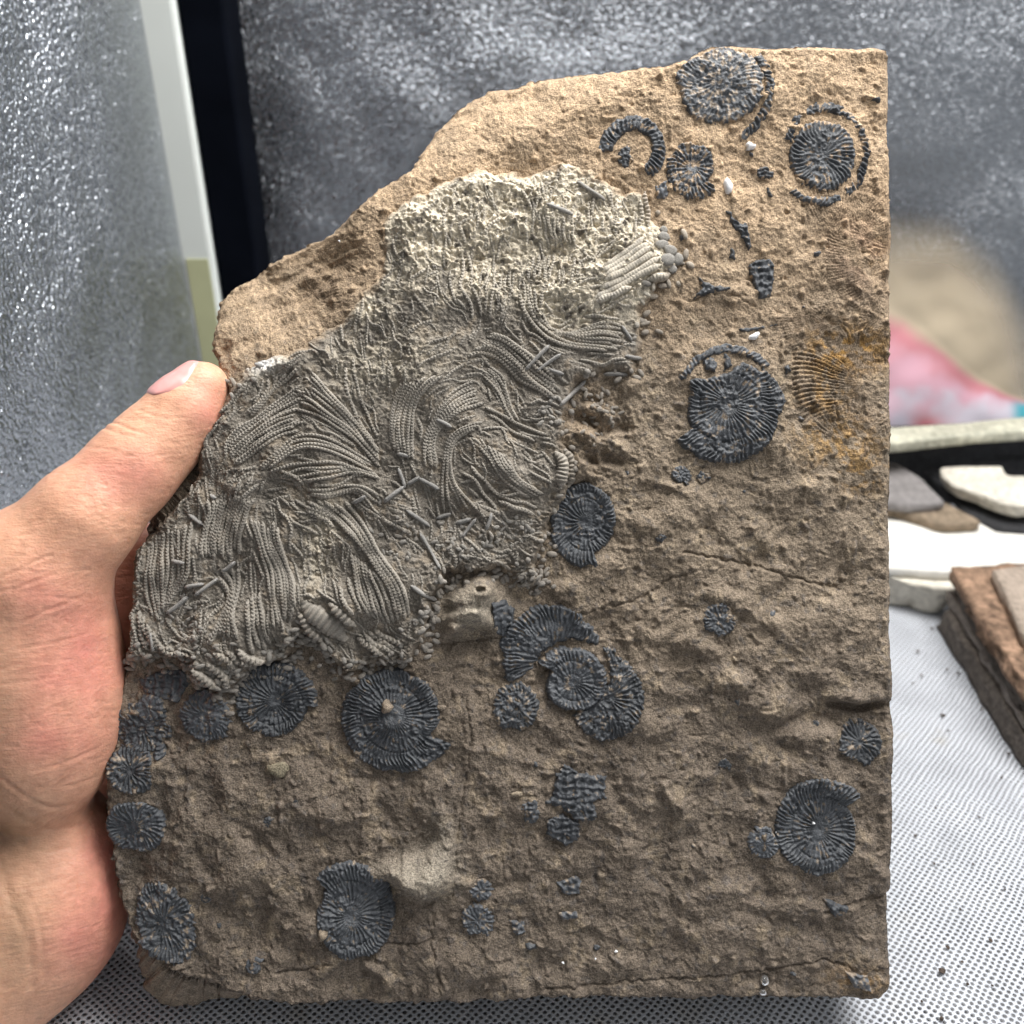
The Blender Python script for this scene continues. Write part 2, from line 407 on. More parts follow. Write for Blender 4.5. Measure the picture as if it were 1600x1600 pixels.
def HS(x, y, fine=True):
    x = np.asarray(x, float); y = np.asarray(y, float)
    wx = x + 14 * perlin(x / 70, y / 70, 91); wy = y + 14 * perlin(x / 70, y / 70, 92)
    h = H0(x, y)
    low = sm(560, 900, y)
    bev = sm(-4, -50, h)
    h = h + 11.0 * fbm(wx, wy, 190, 2, 3) + (4.5 + 5.0 * low) * fbm(wx, wy, 78, 3, 11, 0.5)
    rid = 1 - np.abs(fbm(wx * .9 + wy * .35, wy * .95 - wx * .35, 70, 2, 23)) * 2
    h = h + (1.2 + 1.6 * low) * rid
    ea, eb = .89 * x - .46 * y, .46 * x + .89 * y
    h = h + bev * (11 * fbm(ea * .32, eb, 46, 3, 27, .45) + 5 * (1 - 2 * np.abs(fbm(ea * .4, eb * 1.1, 34, 2, 28))))
    dl = np.clip(-H0(x, y), 0, 200)
    tw = (dl + 14 * fbm(x, y, 60, 3, 29)) / 19.0
    for (cx, cy, rx, ry, a) in LUMPS:
        m = (np.abs(x - cx) < 3.2 * rx) & (np.abs(y - cy) < 3.2 * ry)
        if m.any():
            dd = ((wx[m] - cx) / rx) ** 2 + ((wy[m] - cy) / ry) ** 2
            h[m] += 1.45 * a * np.exp(-dd ** 1.6)
    h = h + fans(x, y)[0]
    if fine:
        rm = rough_mask(x, y)
        h = h + (0.8 + 7 * rm) * fbm(wx, wy, 24, 3, 41, 0.6) + 1.5 * fbm(x * 1.2 - y * .5, y * 1.2 + x * .5, 8, 2, 55, 0.6) * (1 + rm)
        pits = perlin(x / 13, y / 13, 61); h = h - 3.0 * np.clip(pits - 0.46, 0, 1) * 3 * (1 - bev)
        h = h + 7.0 * (1 - .8 * bev) * np.clip(perlin(x / 16 + 40, y / 16, 63) - 0.45, 0, 1) * 2.5
    for (pts, dep, wid) in CRACKS:
        p = np.array(pts, float); m = (x > p[:, 0].min() - 25) & (x < p[:, 0].max() + 25) & (y > p[:, 1].min() - 25) & (y < p[:, 1].max() + 25)
        if m.any():
            xx = x[m] + 3.5 * perlin(x[m] / 11, y[m] / 11, 77); yy = y[m] + 3.5 * perlin(x[m] / 11, y[m] / 11, 78)
            d = line_dist(xx, yy, pts)
            h[m] -= dep * np.exp(-(d / wid) ** 2) * 1.3
    # soften the sawn right and top edge
    e = np.minimum(1392 - x, np.where(x > 1110, y - 73, 99)); h = h - 5 * sm(9, 0, e)
    return h

def to_local(x, y, h, h0=None):
    if h0 is None: h0 = H0(x, y)
    k = 1 - h0 / F
    P = np.stack([(x - 800) * S * k, (800 - y) * S * k, h * S], 1)
    return P - BASE[None]

def out_sdf(x, y):
    f = poly_sdf(x, y, OUT)
    rough = np.where(x > 1360, 0.14, np.where((x > 1120) & (y < 120), 0.14, 1.0))
    left = sm(700, 400, x)
    return f + rough * (2.2 * perlin(x / 19, y / 19, 5) + (1.4 + 1.5 * left) * perlin(x / 8, y / 8, 6))

BEDP = [(206, 1035), (200, 1000), (206, 930), (209, 860), (240, 826), (278, 780), (304, 745), (304, 705), (338, 640), (356, 604), (385, 576), (420, 556), (480, 540), (500, 518), (530, 506), (560, 468), (598, 430), (594, 380), (600, 335), (640, 310), (690, 285),
        (740, 262), (790, 268), (830, 270), (880, 248), (905, 262), (940, 272), (975, 300), (1008, 296), (1022, 350), (1062, 395), (1055, 430), (1025, 455), (1000, 500), (1005, 540), (990, 588), (940, 585), (905, 600), (886, 640), (880, 690),
        (893, 720), (888, 770), (868, 810), (850, 850), (838, 880), (846, 905), (826, 926), (806, 900), (778, 888), (742, 898), (706, 896), (684, 925), (676, 965), (655, 1012), (640, 1038), (590, 1038), (540, 1054), (505, 1022), (478, 985), (462, 1005), (450, 1037),
        (420, 1040), (385, 1055), (372, 1088), (340, 1080), (305, 1067), (300, 1032), (260, 1030)]
def bed_sdf(x, y):
    return poly_sdf(x, y, BEDP) + 5.0 * perlin(x / 31, y / 31, 7) + 4.0 * perlin(x / 15, y / 15, 8) + 1.8 * perlin(x / 7, y / 7, 9)

def bed_pale(x, y):
    p = sm(500, 390, y + 40 * fbm(x, y, 70, 3, 301) - 0.10 * (x - 600))
    g = np.exp(-((x - 505 + (y - 830) * .1) / 26) ** 2 - ((y - 845) / 60) ** 2)
    c = np.exp(-((x - 412) / 34) ** 2 - ((y - 568) / 20) ** 2) + np.exp(-((x - 560) / 40) ** 2 - ((y - 480) / 26) ** 2)
    q = 0.55 * np.exp(-((x - 600) / 90) ** 2 - ((y - 570) / 50) ** 2)
    e = 0.9 * np.exp(-((x - 900) / 70) ** 2 - ((y - 490) / 26) ** 2)
    return np.clip(p + g * .9 + c * 1.1 + q + e, 0, 1)

def HB(x, y, f=None, fine=True):
    if f is None: f = bed_sdf(x, y)
    h = HS(x, y, fine=False)
    r = 17 + 10 * fbm(x, y, 120, 2, 311)
    for (cx, cy, rx, ry, a) in [(790, 740, 80, 60, 16), (570, 930, 90, 70, 12), (390, 880, 70, 100, 8), (500, 840, 26, 55, -12), (640, 650, 70, 80, 6), (480, 690, 90, 60, 6), (720, 420, 60, 40, -8), (870, 400, 30, 26, -9), (905, 500, 50, 18, -8), (830, 560, 70, 40, 6),
                                (690, 385, 30, 12, -8), (880, 395, 14, 12, -9), (960, 330, 40, 20, -5), (620, 470, 40, 12, -7), (345, 615, 30, 30, -6)]:
        r = r + a * np.exp(-((x - cx) / rx) ** 2 - ((y - cy) / ry) ** 2)
    if fine:
        pale = bed_pale(x, y)
        wx = x + 5 * perlin(x / 20, y / 20, 95); wy = y + 5 * perlin(x / 20, y / 20, 96)
        r = r + (1.5 + 3.2 * pale) * fbm(wx, wy, 30, 3, 321, .6)
        r = r + (2.2 + 2.6 * pale) * (np.abs(fbm(wx, wy * 1.3, 11, 3, 331, .6)) * 2 - .6)
        pit = perlin(wx / 12, wy / 10, 341); r = r - (3 + 9 * pale) * np.clip(pit - .28, 0, 1)
    # little plates crowding the lower rim
    rim = sm(34, 6, f) * sm(560, 800, y)
    r = r + rim * 6 * np.abs(perlin(x / 9, y / 6, 351)) * 2
    soft = 12 + 26 * sm(640, 480, y)
    return h + r * (.4 * sm(0, 10, f) + .6 * np.clip(sm(0, 1, f / soft), 0, 1)) - 4 * (1 - sm(0, 4, f))

# ---- colours (linear albedo)
BUFF = np.array([0.44, 0.318, 0.205]); BROWN = np.array([0.212, 0.168, 0.124]); UMBER = np.array([0.140, 0.113, 0.090])
TAN = np.array([0.31, 0.245, 0.172]); ORANGE = np.array([0.42, 0.23, 0.055]); GREY = np.array([0.215, 0.190, 0.158]); CREAM = np.array([0.66, 0.585, 0.46])
def mixc(a, b, t): return a + (b - a) * np.clip(t, 0, 1)[:, None]

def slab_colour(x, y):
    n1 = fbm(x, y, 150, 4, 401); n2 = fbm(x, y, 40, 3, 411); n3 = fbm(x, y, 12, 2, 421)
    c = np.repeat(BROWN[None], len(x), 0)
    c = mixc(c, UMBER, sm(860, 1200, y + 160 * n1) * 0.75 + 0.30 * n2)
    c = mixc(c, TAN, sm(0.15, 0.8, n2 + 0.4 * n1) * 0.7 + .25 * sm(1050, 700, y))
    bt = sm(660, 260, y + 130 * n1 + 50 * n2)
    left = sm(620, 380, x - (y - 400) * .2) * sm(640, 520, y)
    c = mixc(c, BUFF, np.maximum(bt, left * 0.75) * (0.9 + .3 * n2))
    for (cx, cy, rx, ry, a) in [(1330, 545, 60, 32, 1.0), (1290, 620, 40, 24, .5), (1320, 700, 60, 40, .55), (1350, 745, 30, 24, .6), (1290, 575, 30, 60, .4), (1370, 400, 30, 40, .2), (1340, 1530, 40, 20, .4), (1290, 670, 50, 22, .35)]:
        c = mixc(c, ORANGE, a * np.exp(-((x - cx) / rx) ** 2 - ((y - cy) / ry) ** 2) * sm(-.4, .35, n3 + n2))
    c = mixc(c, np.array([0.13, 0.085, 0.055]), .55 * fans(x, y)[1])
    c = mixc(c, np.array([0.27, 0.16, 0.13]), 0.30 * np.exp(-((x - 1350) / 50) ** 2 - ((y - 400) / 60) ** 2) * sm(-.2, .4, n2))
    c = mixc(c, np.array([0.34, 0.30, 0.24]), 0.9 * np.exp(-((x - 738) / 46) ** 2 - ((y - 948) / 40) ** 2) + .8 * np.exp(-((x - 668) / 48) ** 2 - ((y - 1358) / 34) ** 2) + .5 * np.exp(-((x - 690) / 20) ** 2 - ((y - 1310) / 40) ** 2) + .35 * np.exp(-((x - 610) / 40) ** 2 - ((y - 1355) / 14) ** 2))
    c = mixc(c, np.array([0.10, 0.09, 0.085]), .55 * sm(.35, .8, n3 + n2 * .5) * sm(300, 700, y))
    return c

def bed_colour(x, y):
    n2 = fbm(x, y, 34, 3, 431); n3 = fbm(x, y, 10, 3, 441)
    c = np.repeat(GREY[None], len(x), 0) * (1 + .18 * n2)[:, None]
    c = mixc(c, TAN, sm(.1, .7, n2 + n3 * .5) * .45)
    p = bed_pale(x, y)
    c = mixc(c, CREAM, p * sm(-.55, .15, n3 + n2 * .6 + p * .35))
    fe = np.clip(samp('fb', x, y) if '_C' in globals() else bed_sdf(x, y), 0, 99) + 7 * n2
    wb = .85 * sm(16, 1, fe); mb = wb > 0
    if mb.any(): c[mb] = mixc(c[mb], slab_colour(x[mb], y[mb]), wb[mb])
    c = mixc(c, np.array([.72, .72, .72]), .9 * np.exp(-((x - 410) / 26) ** 2 - ((y - 568) / 13) ** 2))
    return c

# ---- the stone itself
STEP = 1.75
X, Y, Q, f, gxn, gyn = grid_patch(150, 1402, 66, 1578, STEP, out_sdf)
fb = bed_sdf(X, Y)
Q = Q[~(fb[Q] > 16).all(1)]
Hh = HS(X, Y) - 10 * sm(7, 0, f) * (0.35 + .65 * sm(1390, 1340, X)) * sm(60, 120, Y)
h0 = H0(X, Y)
Vs = to_local(X, Y, Hh, h0)
# sides and back
E = np.concatenate([Q[:, [0, 1]], Q[:, [1, 2]], Q[:, [2, 3]], Q[:, [3, 0]]])
key = np.sort(E, 1); k64 = key[:, 0].astype(np.int64) * 10000000 + key[:, 1]
u, inv, cnt = np.unique(k64, return_inverse=True, return_counts=True)
be = E[cnt[inv] == 1]
nxt = {int(a): int(b) for a, b in be}
best = []
left_ = set(nxt)
while left_:
    s0 = next(iter(left_)); loop = []; c = s0
    while c in left_:
        left_.discard(c); loop.append(c); c = nxt.get(c, -1)
    if len(loop) > len(best): best = loop
L = np.array(best); nl = len(L)
lx, ly = X[L], Y[L]
ox, oy = -gxn[L], -gyn[L]
for _ in range(40):                                        # smooth the outward direction round the loop
    ox = (np.roll(ox, 1) + ox + np.roll(ox, -1)) / 3; oy = (np.roll(oy, 1) + oy + np.roll(oy, -1)) / 3
nn = np.hypot(ox, oy); ox /= nn; oy /= nn
flare = 150 * np.exp(-((lx - 278) / 55) ** 2 - ((ly - 778) / 50) ** 2) + 92 * np.exp(-((lx - 262) / 115) ** 2 - ((ly - 1520) / 52) ** 2)
flare += 14 * sm(600, 400, lx) * sm(500, 600, ly)
zl = Hh[L]; kl = 1 - h0[L] / F
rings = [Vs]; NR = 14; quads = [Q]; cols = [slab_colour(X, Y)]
prev = L; off = len(Vs)
arc = np.cumsum(np.hypot(np.diff(lx, prepend=lx[0]), np.diff(ly, prepend=ly[0])))
for k in range(1, NR + 1):
    tt = k / NR
    z = zl + (-204 - zl) * tt
    dep = (zl - z)
    o_ = flare * np.clip(dep / 80, 0, 1) ** .8 + (7.0 * fbm(arc, z * 1.6, 46, 3, 501) + 3.2 * (1 - np.clip(flare / 50, 0, .9)) * perlin(arc / 9, z / 5, 502)) * np.clip(dep / 20, 0, 1) * np.where(lx > 1370, 0.1, 1.0)
    o_ = o_ - np.where(k == NR, 6, 0)
    xr = (lx - 800) * kl + ox * o_; yr = (ly - 800) * kl + oy * o_
    rings.append(np.stack([xr * S, -yr * S, z * S], 1) - BASE[None])
    cur = off + np.arange(nl)
    quads.append(np.stack([prev, cur, np.roll(cur, -1), np.roll(prev, -1)], 1)[:, ::-1])
    cc = slab_colour(lx + z * .4, ly + z * .7); lam = perlin(arc / 90, z / 7, 505)
    cols.append(mixc(cc, BROWN * 1.1, 0.6 + 0 * lam) * (1 + .35 * lam)[:, None])
    prev = cur; off += nl
cen = rings[-1].mean(0); rings.append(cen[None]); cols.append(BROWN[None])
fan = np.stack([prev, np.full(nl, off), np.roll(prev, -1)], 1)[:, ::-1]
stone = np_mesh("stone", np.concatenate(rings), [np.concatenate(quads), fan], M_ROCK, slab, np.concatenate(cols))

# ---- crinoid bed
X, Y, Q, f, _, _ = grid_patch(190, 1075, 236, 1100, 1.75, lambda x, y: np.minimum(bed_sdf(x, y), out_sdf(x, y) + 1))
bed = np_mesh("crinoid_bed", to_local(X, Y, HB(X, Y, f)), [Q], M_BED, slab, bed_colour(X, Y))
bed["label"] = "raised grey mass of tangled crinoid arms, cream towards its top"

# sampled copies of the height fields (fast lookups for everything laid on the face)
_gx = np.arange(130, 1420, 3.0); _gy = np.arange(40, 1600, 3.0); _GX, _GY = np.meshgrid(_gx, _gy)
_C = {"h0": H0(_GX, _GY), "hs": HS(_GX, _GY), "hl": HS(_GX, _GY, fine=False), "fb": bed_sdf(_GX, _GY)}
_C["hb"] = HB(_GX, _GY, np.maximum(_C["fb"], 0.01), fine=False)
def _blur(a, n):
    k = np.ones(n) / n
    a = np.apply_along_axis(lambda v: np.convolve(np.pad(v, n // 2, mode='edge'), k, 'valid'), 0, a)
    return np.apply_along_axis(lambda v: np.convolve(np.pad(v, n // 2, mode='edge'), k, 'valid'), 1, a)
_C["hsm"] = _blur(_blur(_C["hl"], 9), 9)
def samp(name, x, y):
    a = _C[name]; u = np.clip((np.asarray(x, float) - _gx[0]) / 3.0, 0, len(_gx) - 1.001); v = np.clip((np.asarray(y, float) - _gy[0]) / 3.0, 0, len(_gy) - 1.001)
    i = u.astype(int); j = v.astype(int); fu = u - i; fv = v - j
    return (a[j, i] * (1 - fu) + a[j, i + 1] * fu) * (1 - fv) + (a[j + 1, i] * (1 - fu) + a[j + 1, i + 1] * fu) * fv
def top_height(x, y):
    return np.where(samp("fb", x, y) > 3, samp("hb", x, y), samp("hs", x, y))
H0 = lambda x, y: samp("h0", x, y)

arm_count = 0
def arm(path, w_, sp=4.6, lift=0.0, chev=0.40, name="crinoid_arm", parent=None, deep=0.64, colr=None, hgt=0.72, rod=False, na=7):
    """one jointed arm: a low half tube with a groove at every ossicle joint"""
    global arm_count
    p = catmull(path, 1.15 if sp < 7 else 1.5)
    n = len(p)
    if n < 6: return None
    tg = np.gradient(p, axis=0); tg /= np.linalg.norm(tg, axis=1)[:, None] + 1e-9
    nr = np.stack([-tg[:, 1], tg[:, 0]], 1)
    s = np.concatenate([[0], np.cumsum(np.linalg.norm(np.diff(p, axis=0), axis=1))])
    wob = 1 + .10 * perlin(s / 22, np.full(n, arm_count * 3.7), 601)
    taper = np.minimum(1, np.minimum(s, s[-1] - s) / (w_ * .9) * .8 + .35)
    base = top_height(p[:, 0], p[:, 1])
    kk = np.ones(15) / 15
    pad = np.pad(base, 7, mode='edge'); base = np.convolve(pad, kk, 'valid')
    ua = np.linspace(-1, 1, na)
    ph = rng.random() * sp
    V = []; 
    for uu in ua:
        q = s + chev * sp * 1.5 * abs(uu) + ph + .5 * perlin(s / 9, np.full(n, uu * 2 + arm_count), 602)
        fr = (q / sp) % 1.0
        j = np.abs(fr - .5) * 2                            # 1 at a joint
        gro = 1 - deep * j ** 1.8 if not rod else 1 - .05 * j
        r = w_ * .5 * taper * wob
        X_ = p[:, 0] + nr[:, 0] * uu * r * (1 - .10 * (1 - gro) * 3); Y_ = p[:, 1] + nr[:, 1] * uu * r * (1 - .10 * (1 - gro) * 3)
        prof = math.sqrt(max(0, 1 - abs(uu) ** 2.4))
        Z = base + lift - 1.2 + r * 2 * hgt * prof * gro - (3.0 if abs(uu) > .99 else 0)
        V.append(np.stack([X_, Y_, Z], 1))
    V = np.stack(V, 1).reshape(-1, 3)
    i = (np.arange(n - 1)[:, None] * na + np.arange(na - 1)[None]).ravel()
    Qd = np.stack([i, i + na, i + na + 1, i + 1], 1)
    # orientation: make normals face +z
    a, b, c = V[Qd[0, 0]], V[Qd[0, 1]], V[Qd[0, 3]]
    if np.cross((b - a) * [1, -1, 1], (c - a) * [1, -1, 1])[2] < 0: Qd = Qd[:, ::-1]
    bc = bed_colour(V[:, 0], V[:, 1]); g = (np.array([0.330, 0.302, 0.260]) if colr is None else np.array(colr)) * (0.85 + .3 * rng.random())
    col = mixc(np.repeat(g[None], len(V), 0), bc, np.full(len(V), .40 if colr is None else .1))
    arm_count += 1
    loc = to_local(V[:, 0], V[:, 1], V[:, 2])
    if name is None: return loc, Qd, col
    return np_mesh(name, loc, [Qd], M_ARM, bed if parent is None else parent, col)

def bundle(guides, n, w_, jit=1.0, sp=4.9, **kw):
    n = n if n < 3 or w_ > 12 else int(round(n * 1.36)); w_ = w_ if w_ > 12 else w_ * .80
    gs = [resample(catmull(g, 2.0), n=60) for g in guides]
    for i in range(n):
        t = i / max(1, n - 1) * (len(gs) - 1); k = min(int(t), len(gs) - 2); fr = t - k
        p = gs[k] * (1 - fr) + gs[k + 1] * fr
        a = rng.uniform(0, .07); b = rng.uniform(.93, 1.0)
        p = p[int(a * 59):int(b * 59) + 1]
        ss = np.linspace(0, 3, len(p)) + rng.random() * 50
        p = p + jit * np.stack([perlin(ss, ss * 0 + .3, 611), perlin(ss, ss * 0 + 7.3, 612)], 1) * 3
        arm(p[::6] if len(p) > 18 else p[::3], w_ * rng.uniform(.88, 1.12), sp * rng.uniform(.98, 1.15), lift=rng.uniform(0, 3.0), **kw)

covers = []
def B(*a, **k):
    covers.append(a[0]); bundle(*a, **k)
B([[(475, 600), (440, 625), (405, 650), (375, 670), (357, 695), (358, 718)], [(470, 640), (430, 656), (395, 680), (368, 705), (360, 724)], [(472, 674), (440, 684), (410, 704), (385, 722), (367, 732)]], 8, 8.2)
B([[(420, 590), (415, 615), (400, 635), (382, 650)], [(470, 578), (440, 600), (412, 628), (385, 660)]], 3, 8)
B([[(410, 734), (440, 706), (460, 686), (490, 682), (525, 690), (550, 702), (575, 720), (600, 737)], [(425, 734), (450, 714), (475, 702), (505, 701), (530, 709), (557, 722), (597, 742)]], 3, 8)
B([[(420, 740), (460, 727), (495, 726), (525, 725), (550, 730), (575, 737), (602, 745)], [(500, 758), (530, 757), (556, 745), (577, 743), (600, 751)]], 4, 8.4)
B([[(485, 765), (520, 767), (540, 760), (570, 762), (590, 772), (604, 784)], [(482, 772), (515, 778), (540, 771), (565, 767), (582, 779), (597, 790)]], 3, 8)
B([[(440, 738), (460, 741), (475, 751), (481, 767)], [(436, 752), (452, 752), (468, 760), (476, 775)]], 3, 8.5)
B([[(468, 640), (495, 649), (525, 666), (550, 684), (570, 702), (587, 720), (606, 738)], [(485, 605), (507, 625), (530, 645), (553, 668), (575, 694), (597, 722)], [(487, 580), (507, 600), (525, 622), (540, 640), (560, 665), (580, 690), (600, 712)]], 6, 8)
B([[(542, 565), (545, 600), (552, 630), (562, 657), (577, 682), (597, 710)], [(556, 560), (560, 595), (568, 630), (580, 660), (600, 695)]], 2, 8)
B([[(625, 602), (617, 630), (613, 657), (613, 687), (618, 712)], [(662, 596), (640, 625), (632, 655), (630, 690), (634, 722)], [(700, 588), (675, 605), (655, 630), (647, 657), (645, 687), (650, 715), (656, 732)]], 8, 8.4, sp=4.3)
B([[(742, 596), (717, 608), (697, 628), (682, 652), (668, 680), (664, 708), (668, 735)], [(757, 630), (730, 640), (707, 654), (687, 672), (678, 692), (680, 715), (686, 740)]], 6, 8.2)
B([[(765, 660), (740, 665), (712, 676), (700, 695), (695, 720), (692, 745), (690, 775), (694, 805)], [(735, 676), (715, 688), (706, 702), (704, 720), (708, 742), (720, 765), (738, 786), (756, 806)]], 4, 8.2, sp=4.3)
B([[(723, 738), (742, 754), (757, 770), (770, 785), (779, 802)], [(735, 730), (756, 750), (772, 768), (784, 782)]], 2, 9)
B([[(745, 690), (760, 715), (772, 732), (790, 750), (812, 767), (840, 787)], [(768, 700), (782, 726), (800, 746), (826, 766), (848, 778)], [(790, 715), (805, 740), (822, 757), (852, 772)]], 5, 8)
B([[(772, 771), (795, 780), (825, 787), (842, 793)], [(776, 780), (800, 792), (828, 800), (846, 806)]], 2, 10)
B([[(727, 562), (747, 552), (770, 557), (795, 577), (817, 597), (840, 611), (870, 632)], [(748, 542), (772, 541), (792, 556), (815, 579), (837, 599), (857, 614), (877, 630)], [(764, 524), (790, 532), (812, 547), (830, 562), (850, 580), (872, 600)]], 6, 10.5, sp=5.2)
B([[(838, 585), (858, 600), (878, 618)], [(850, 575), (872, 590), (892, 604)]], 2, 10, sp=5)
B([[(762, 570), (783, 590), (792, 612), (800, 637), (810, 660)], [(750, 590), (768, 606), (780, 628), (792, 650), (806, 668)]], 5, 7.5)
B([[(758, 650), (780, 660), (805, 677), (825, 688), (848, 698)], [(756, 638), (782, 646), (810, 664), (836, 676), (860, 682)]], 2, 9)
B([[(812, 450), (817, 482), (832, 507), (852, 530), (875, 542), (925, 548), (975, 553)], [(850, 520), (880, 526), (910, 528), (945, 528), (985, 534)], [(862, 532), (895, 522), (925, 512), (950, 508), (978, 512)]], 6, 9.5, sp=5)
B([[(722, 405), (724, 435), (722, 455), (737, 482), (741, 508)], [(734, 400), (738, 430), (738, 455), (750, 480), (752, 505)]], 2, 9)
B([[(767, 428), (762, 454), (760, 482), (756, 505)], [(792, 430), (788, 454), (786, 482), (780, 505)]], 3, 8)
B([[(849, 340), (852, 370), (856, 392)], [(892, 340), (894, 365), (898, 388)]], 5, 8, sp=4.2)
B([[(834, 400), (828, 425), (822, 445)], [(866, 398), (862, 420), (856, 446)]], 4, 8, sp=4.2)
B([[(819, 441), (821, 464), (817, 482), (822, 512)], [(834, 452), (836, 474), (842, 492), (860, 512)]], 3, 8)
B([[(1006, 374), (984, 391), (961, 408), (938, 424)], [(1022, 392), (990, 414), (956, 432), (926, 448)], [(1034, 418), (1000, 433), (966, 452), (922, 474)]], 6, 12.5, sp=4.4, chev=.05, deep=.14, hgt=.5)
B([[(1046, 431), (1025, 438), (1000, 444)], [(985, 452), (960, 462), (925, 478)]], 2, 13, sp=4.6, chev=.05, deep=.2)
B([[(1008, 298), (1010, 317), (1012, 336), (1010, 358)], [(1000, 310), (1001, 330), (1001, 346), (999, 360)]], 2, 12, sp=6, chev=.1)
B([[(330, 780), (332, 802), (325, 825), (322, 850), (326, 878)], [(368, 774), (358, 800), (352, 825), (348, 850), (350, 880)], [(408, 776), (393, 795), (385, 820), (380, 845), (376, 872)]], 8, 10, sp=4.8, chev=.6)
B([[(336, 900), (356, 920), (360, 940), (350, 965), (340, 990), (326, 1012)], [(352, 886), (366, 912), (366, 942), (362, 966), (358, 1000)], [(376, 880), (376, 910), (373, 945), (376, 970), (382, 1000)]], 5, 11, sp=5.2, chev=.6)
B([[(397, 812), (407, 840), (417, 870), (425, 900), (430, 932), (434, 960), (440, 992)], [(418, 812), (424, 845), (436, 878), (446, 905), (450, 940), (454, 975)], [(437, 815), (442, 850), (452, 880), (464, 910), (467, 940), (468, 968)]], 6, 10, sp=4.8, chev=.6)
B([[(392, 930), (396, 960), (398, 990), (404, 1022)], [(410, 920), (416, 955), (422, 990), (428, 1020)]], 3, 11, sp=5.4, chev=.6)
B([[(237, 845), (236, 875), (236, 905), (237, 935), (247, 960), (257, 978)], [(262, 826), (263, 860), (265, 895), (262, 925), (262, 958)], [(302, 812), (301, 845), (302, 870), (299, 898), (280, 925), (264, 955)]], 7, 9, sp=4.8, chev=.5)
B([[(225, 950), (228, 985), (236, 1012)], [(246, 980), (252, 1000), (272, 1016), (302, 1020)]], 3, 11, sp=6)
B([[(542, 780), (562, 805), (580, 835), (592, 860), (610, 885), (627, 907), (640, 937), (643, 968)], [(510, 780), (540, 805), (565, 835), (582, 862), (600, 890), (618, 914), (630, 944), (634, 974)], [(484, 784), (520, 806), (550, 832), (570, 856), (590, 884), (608, 912), (620, 942), (624, 974)]], 6, 10.5, sp=5, chev=.6)
B([[(585, 890), (600, 915), (610, 940), (617, 975)], [(566, 872), (574, 905), (584, 935), (600, 975)], [(553, 860), (556, 885), (560, 910), (570, 937), (586, 968)]], 5, 9.5, sp=5, chev=.6)
B([[(532, 912), (545, 937), (560, 962)], [(545, 900), (556, 930), (572, 958)]], 2, 9, sp=5)
B([[(480, 790), (510, 800), (535, 815)], [(486, 800), (505, 812), (528, 830)]], 3, 9)
B([[(480, 935), (492, 951), (508, 967), (528, 985), (549, 1004)], [(481, 936), (493, 952), (509, 968), (529, 986), (548, 1003)]], 1, 36, sp=8.5, chev=.12, deep=.34, hgt=.36, na=11)
B([[(515, 938), (545, 965), (565, 985)], [(470, 950), (490, 985), (516, 1010)]], 2, 17, sp=8, chev=.2)
B([[(878, 700), (889, 718), (891, 742), (886, 764)], [(866, 706), (876, 724), (878, 744), (872, 770)]], 2, 20, sp=6, chev=.05, deep=.4)
B([[(560, 995), (580, 1010), (604, 1022)], [(585, 980), (610, 996), (640, 1004)]], 4, 13, sp=7)
B([[(330, 1030), (352, 1048), (366, 1074)], [(310, 1040), (330, 1060), (352, 1076)]], 2, 17, sp=8)
B([[(380, 1010), (400, 1030), (424, 1032)], [(340, 1015), (366, 1030), (384, 1045)]], 3, 14, sp=7)

# smooth rods lying across the bed
def z4(a): return [(450 + x / 4, 700 + y / 4) for x, y in a]
def z2(a): return [(600 + x / 4, 450 + y / 4) for x, y in a]
def z3(a): return [(200 + x / 4, 720 + y / 4) for x, y in a]
def z6(a): return [(800 + x / 5.333, 220 + y / 5.333) for x, y in a]
RODS = [z4(q) for q in ([(750, 390), (890, 490)], [(830, 530), (960, 750)], [(780, 850), (930, 950)], [(820, 190), (950, 260)], [(750, 230), (830, 180)], [(610, 340), (740, 240)], [(410, 345), (500, 300)], [(930, 440), (1020, 410)], [(1090, 560), (1180, 440)], [(1240, 510), (1275, 405)], [(1050, 470), (1150, 440)], [(700, 130), (740, 250)])]
RODS += [z2(q) for q in ([(880, 525), (1030, 375)], [(950, 535), (1100, 430)], [(1095, 745), (1260, 580)], [(1370, 540), (1520, 545)], [(1500, 435), (1610, 440)], [(1480, 245), (1545, 335)], [(1020, 520), (1120, 550)], [(90, 1040), (170, 1060)], [(330, 830), (430, 880)])]
RODS += [z3(q) for q in ([(270, 945), (400, 840)], [(380, 785), (500, 765)], [(440, 835), (580, 730)], [(600, 690), (690, 625)], [(300, 620), (390, 632)], [(395, 335), (485, 400)], [(180, 1060), (190, 1180)], [(530, 210), (570, 235)])]
RODS += [z6(q) for q in ([(540, 350), (770, 510)], [(280, 560), (500, 640)])]
for q in RODS:
    mid = ((q[0][0] + q[1][0]) / 2 + rng.uniform(-1, 1), (q[0][1] + q[1][1]) / 2 + rng.uniform(-1, 1))
    arm([q[0], mid, q[1]], rng.uniform(6, 7.5), 30, lift=4.0, name="stem_rod", rod=True, hgt=.7, colr=(0.26, 0.25, 0.235))

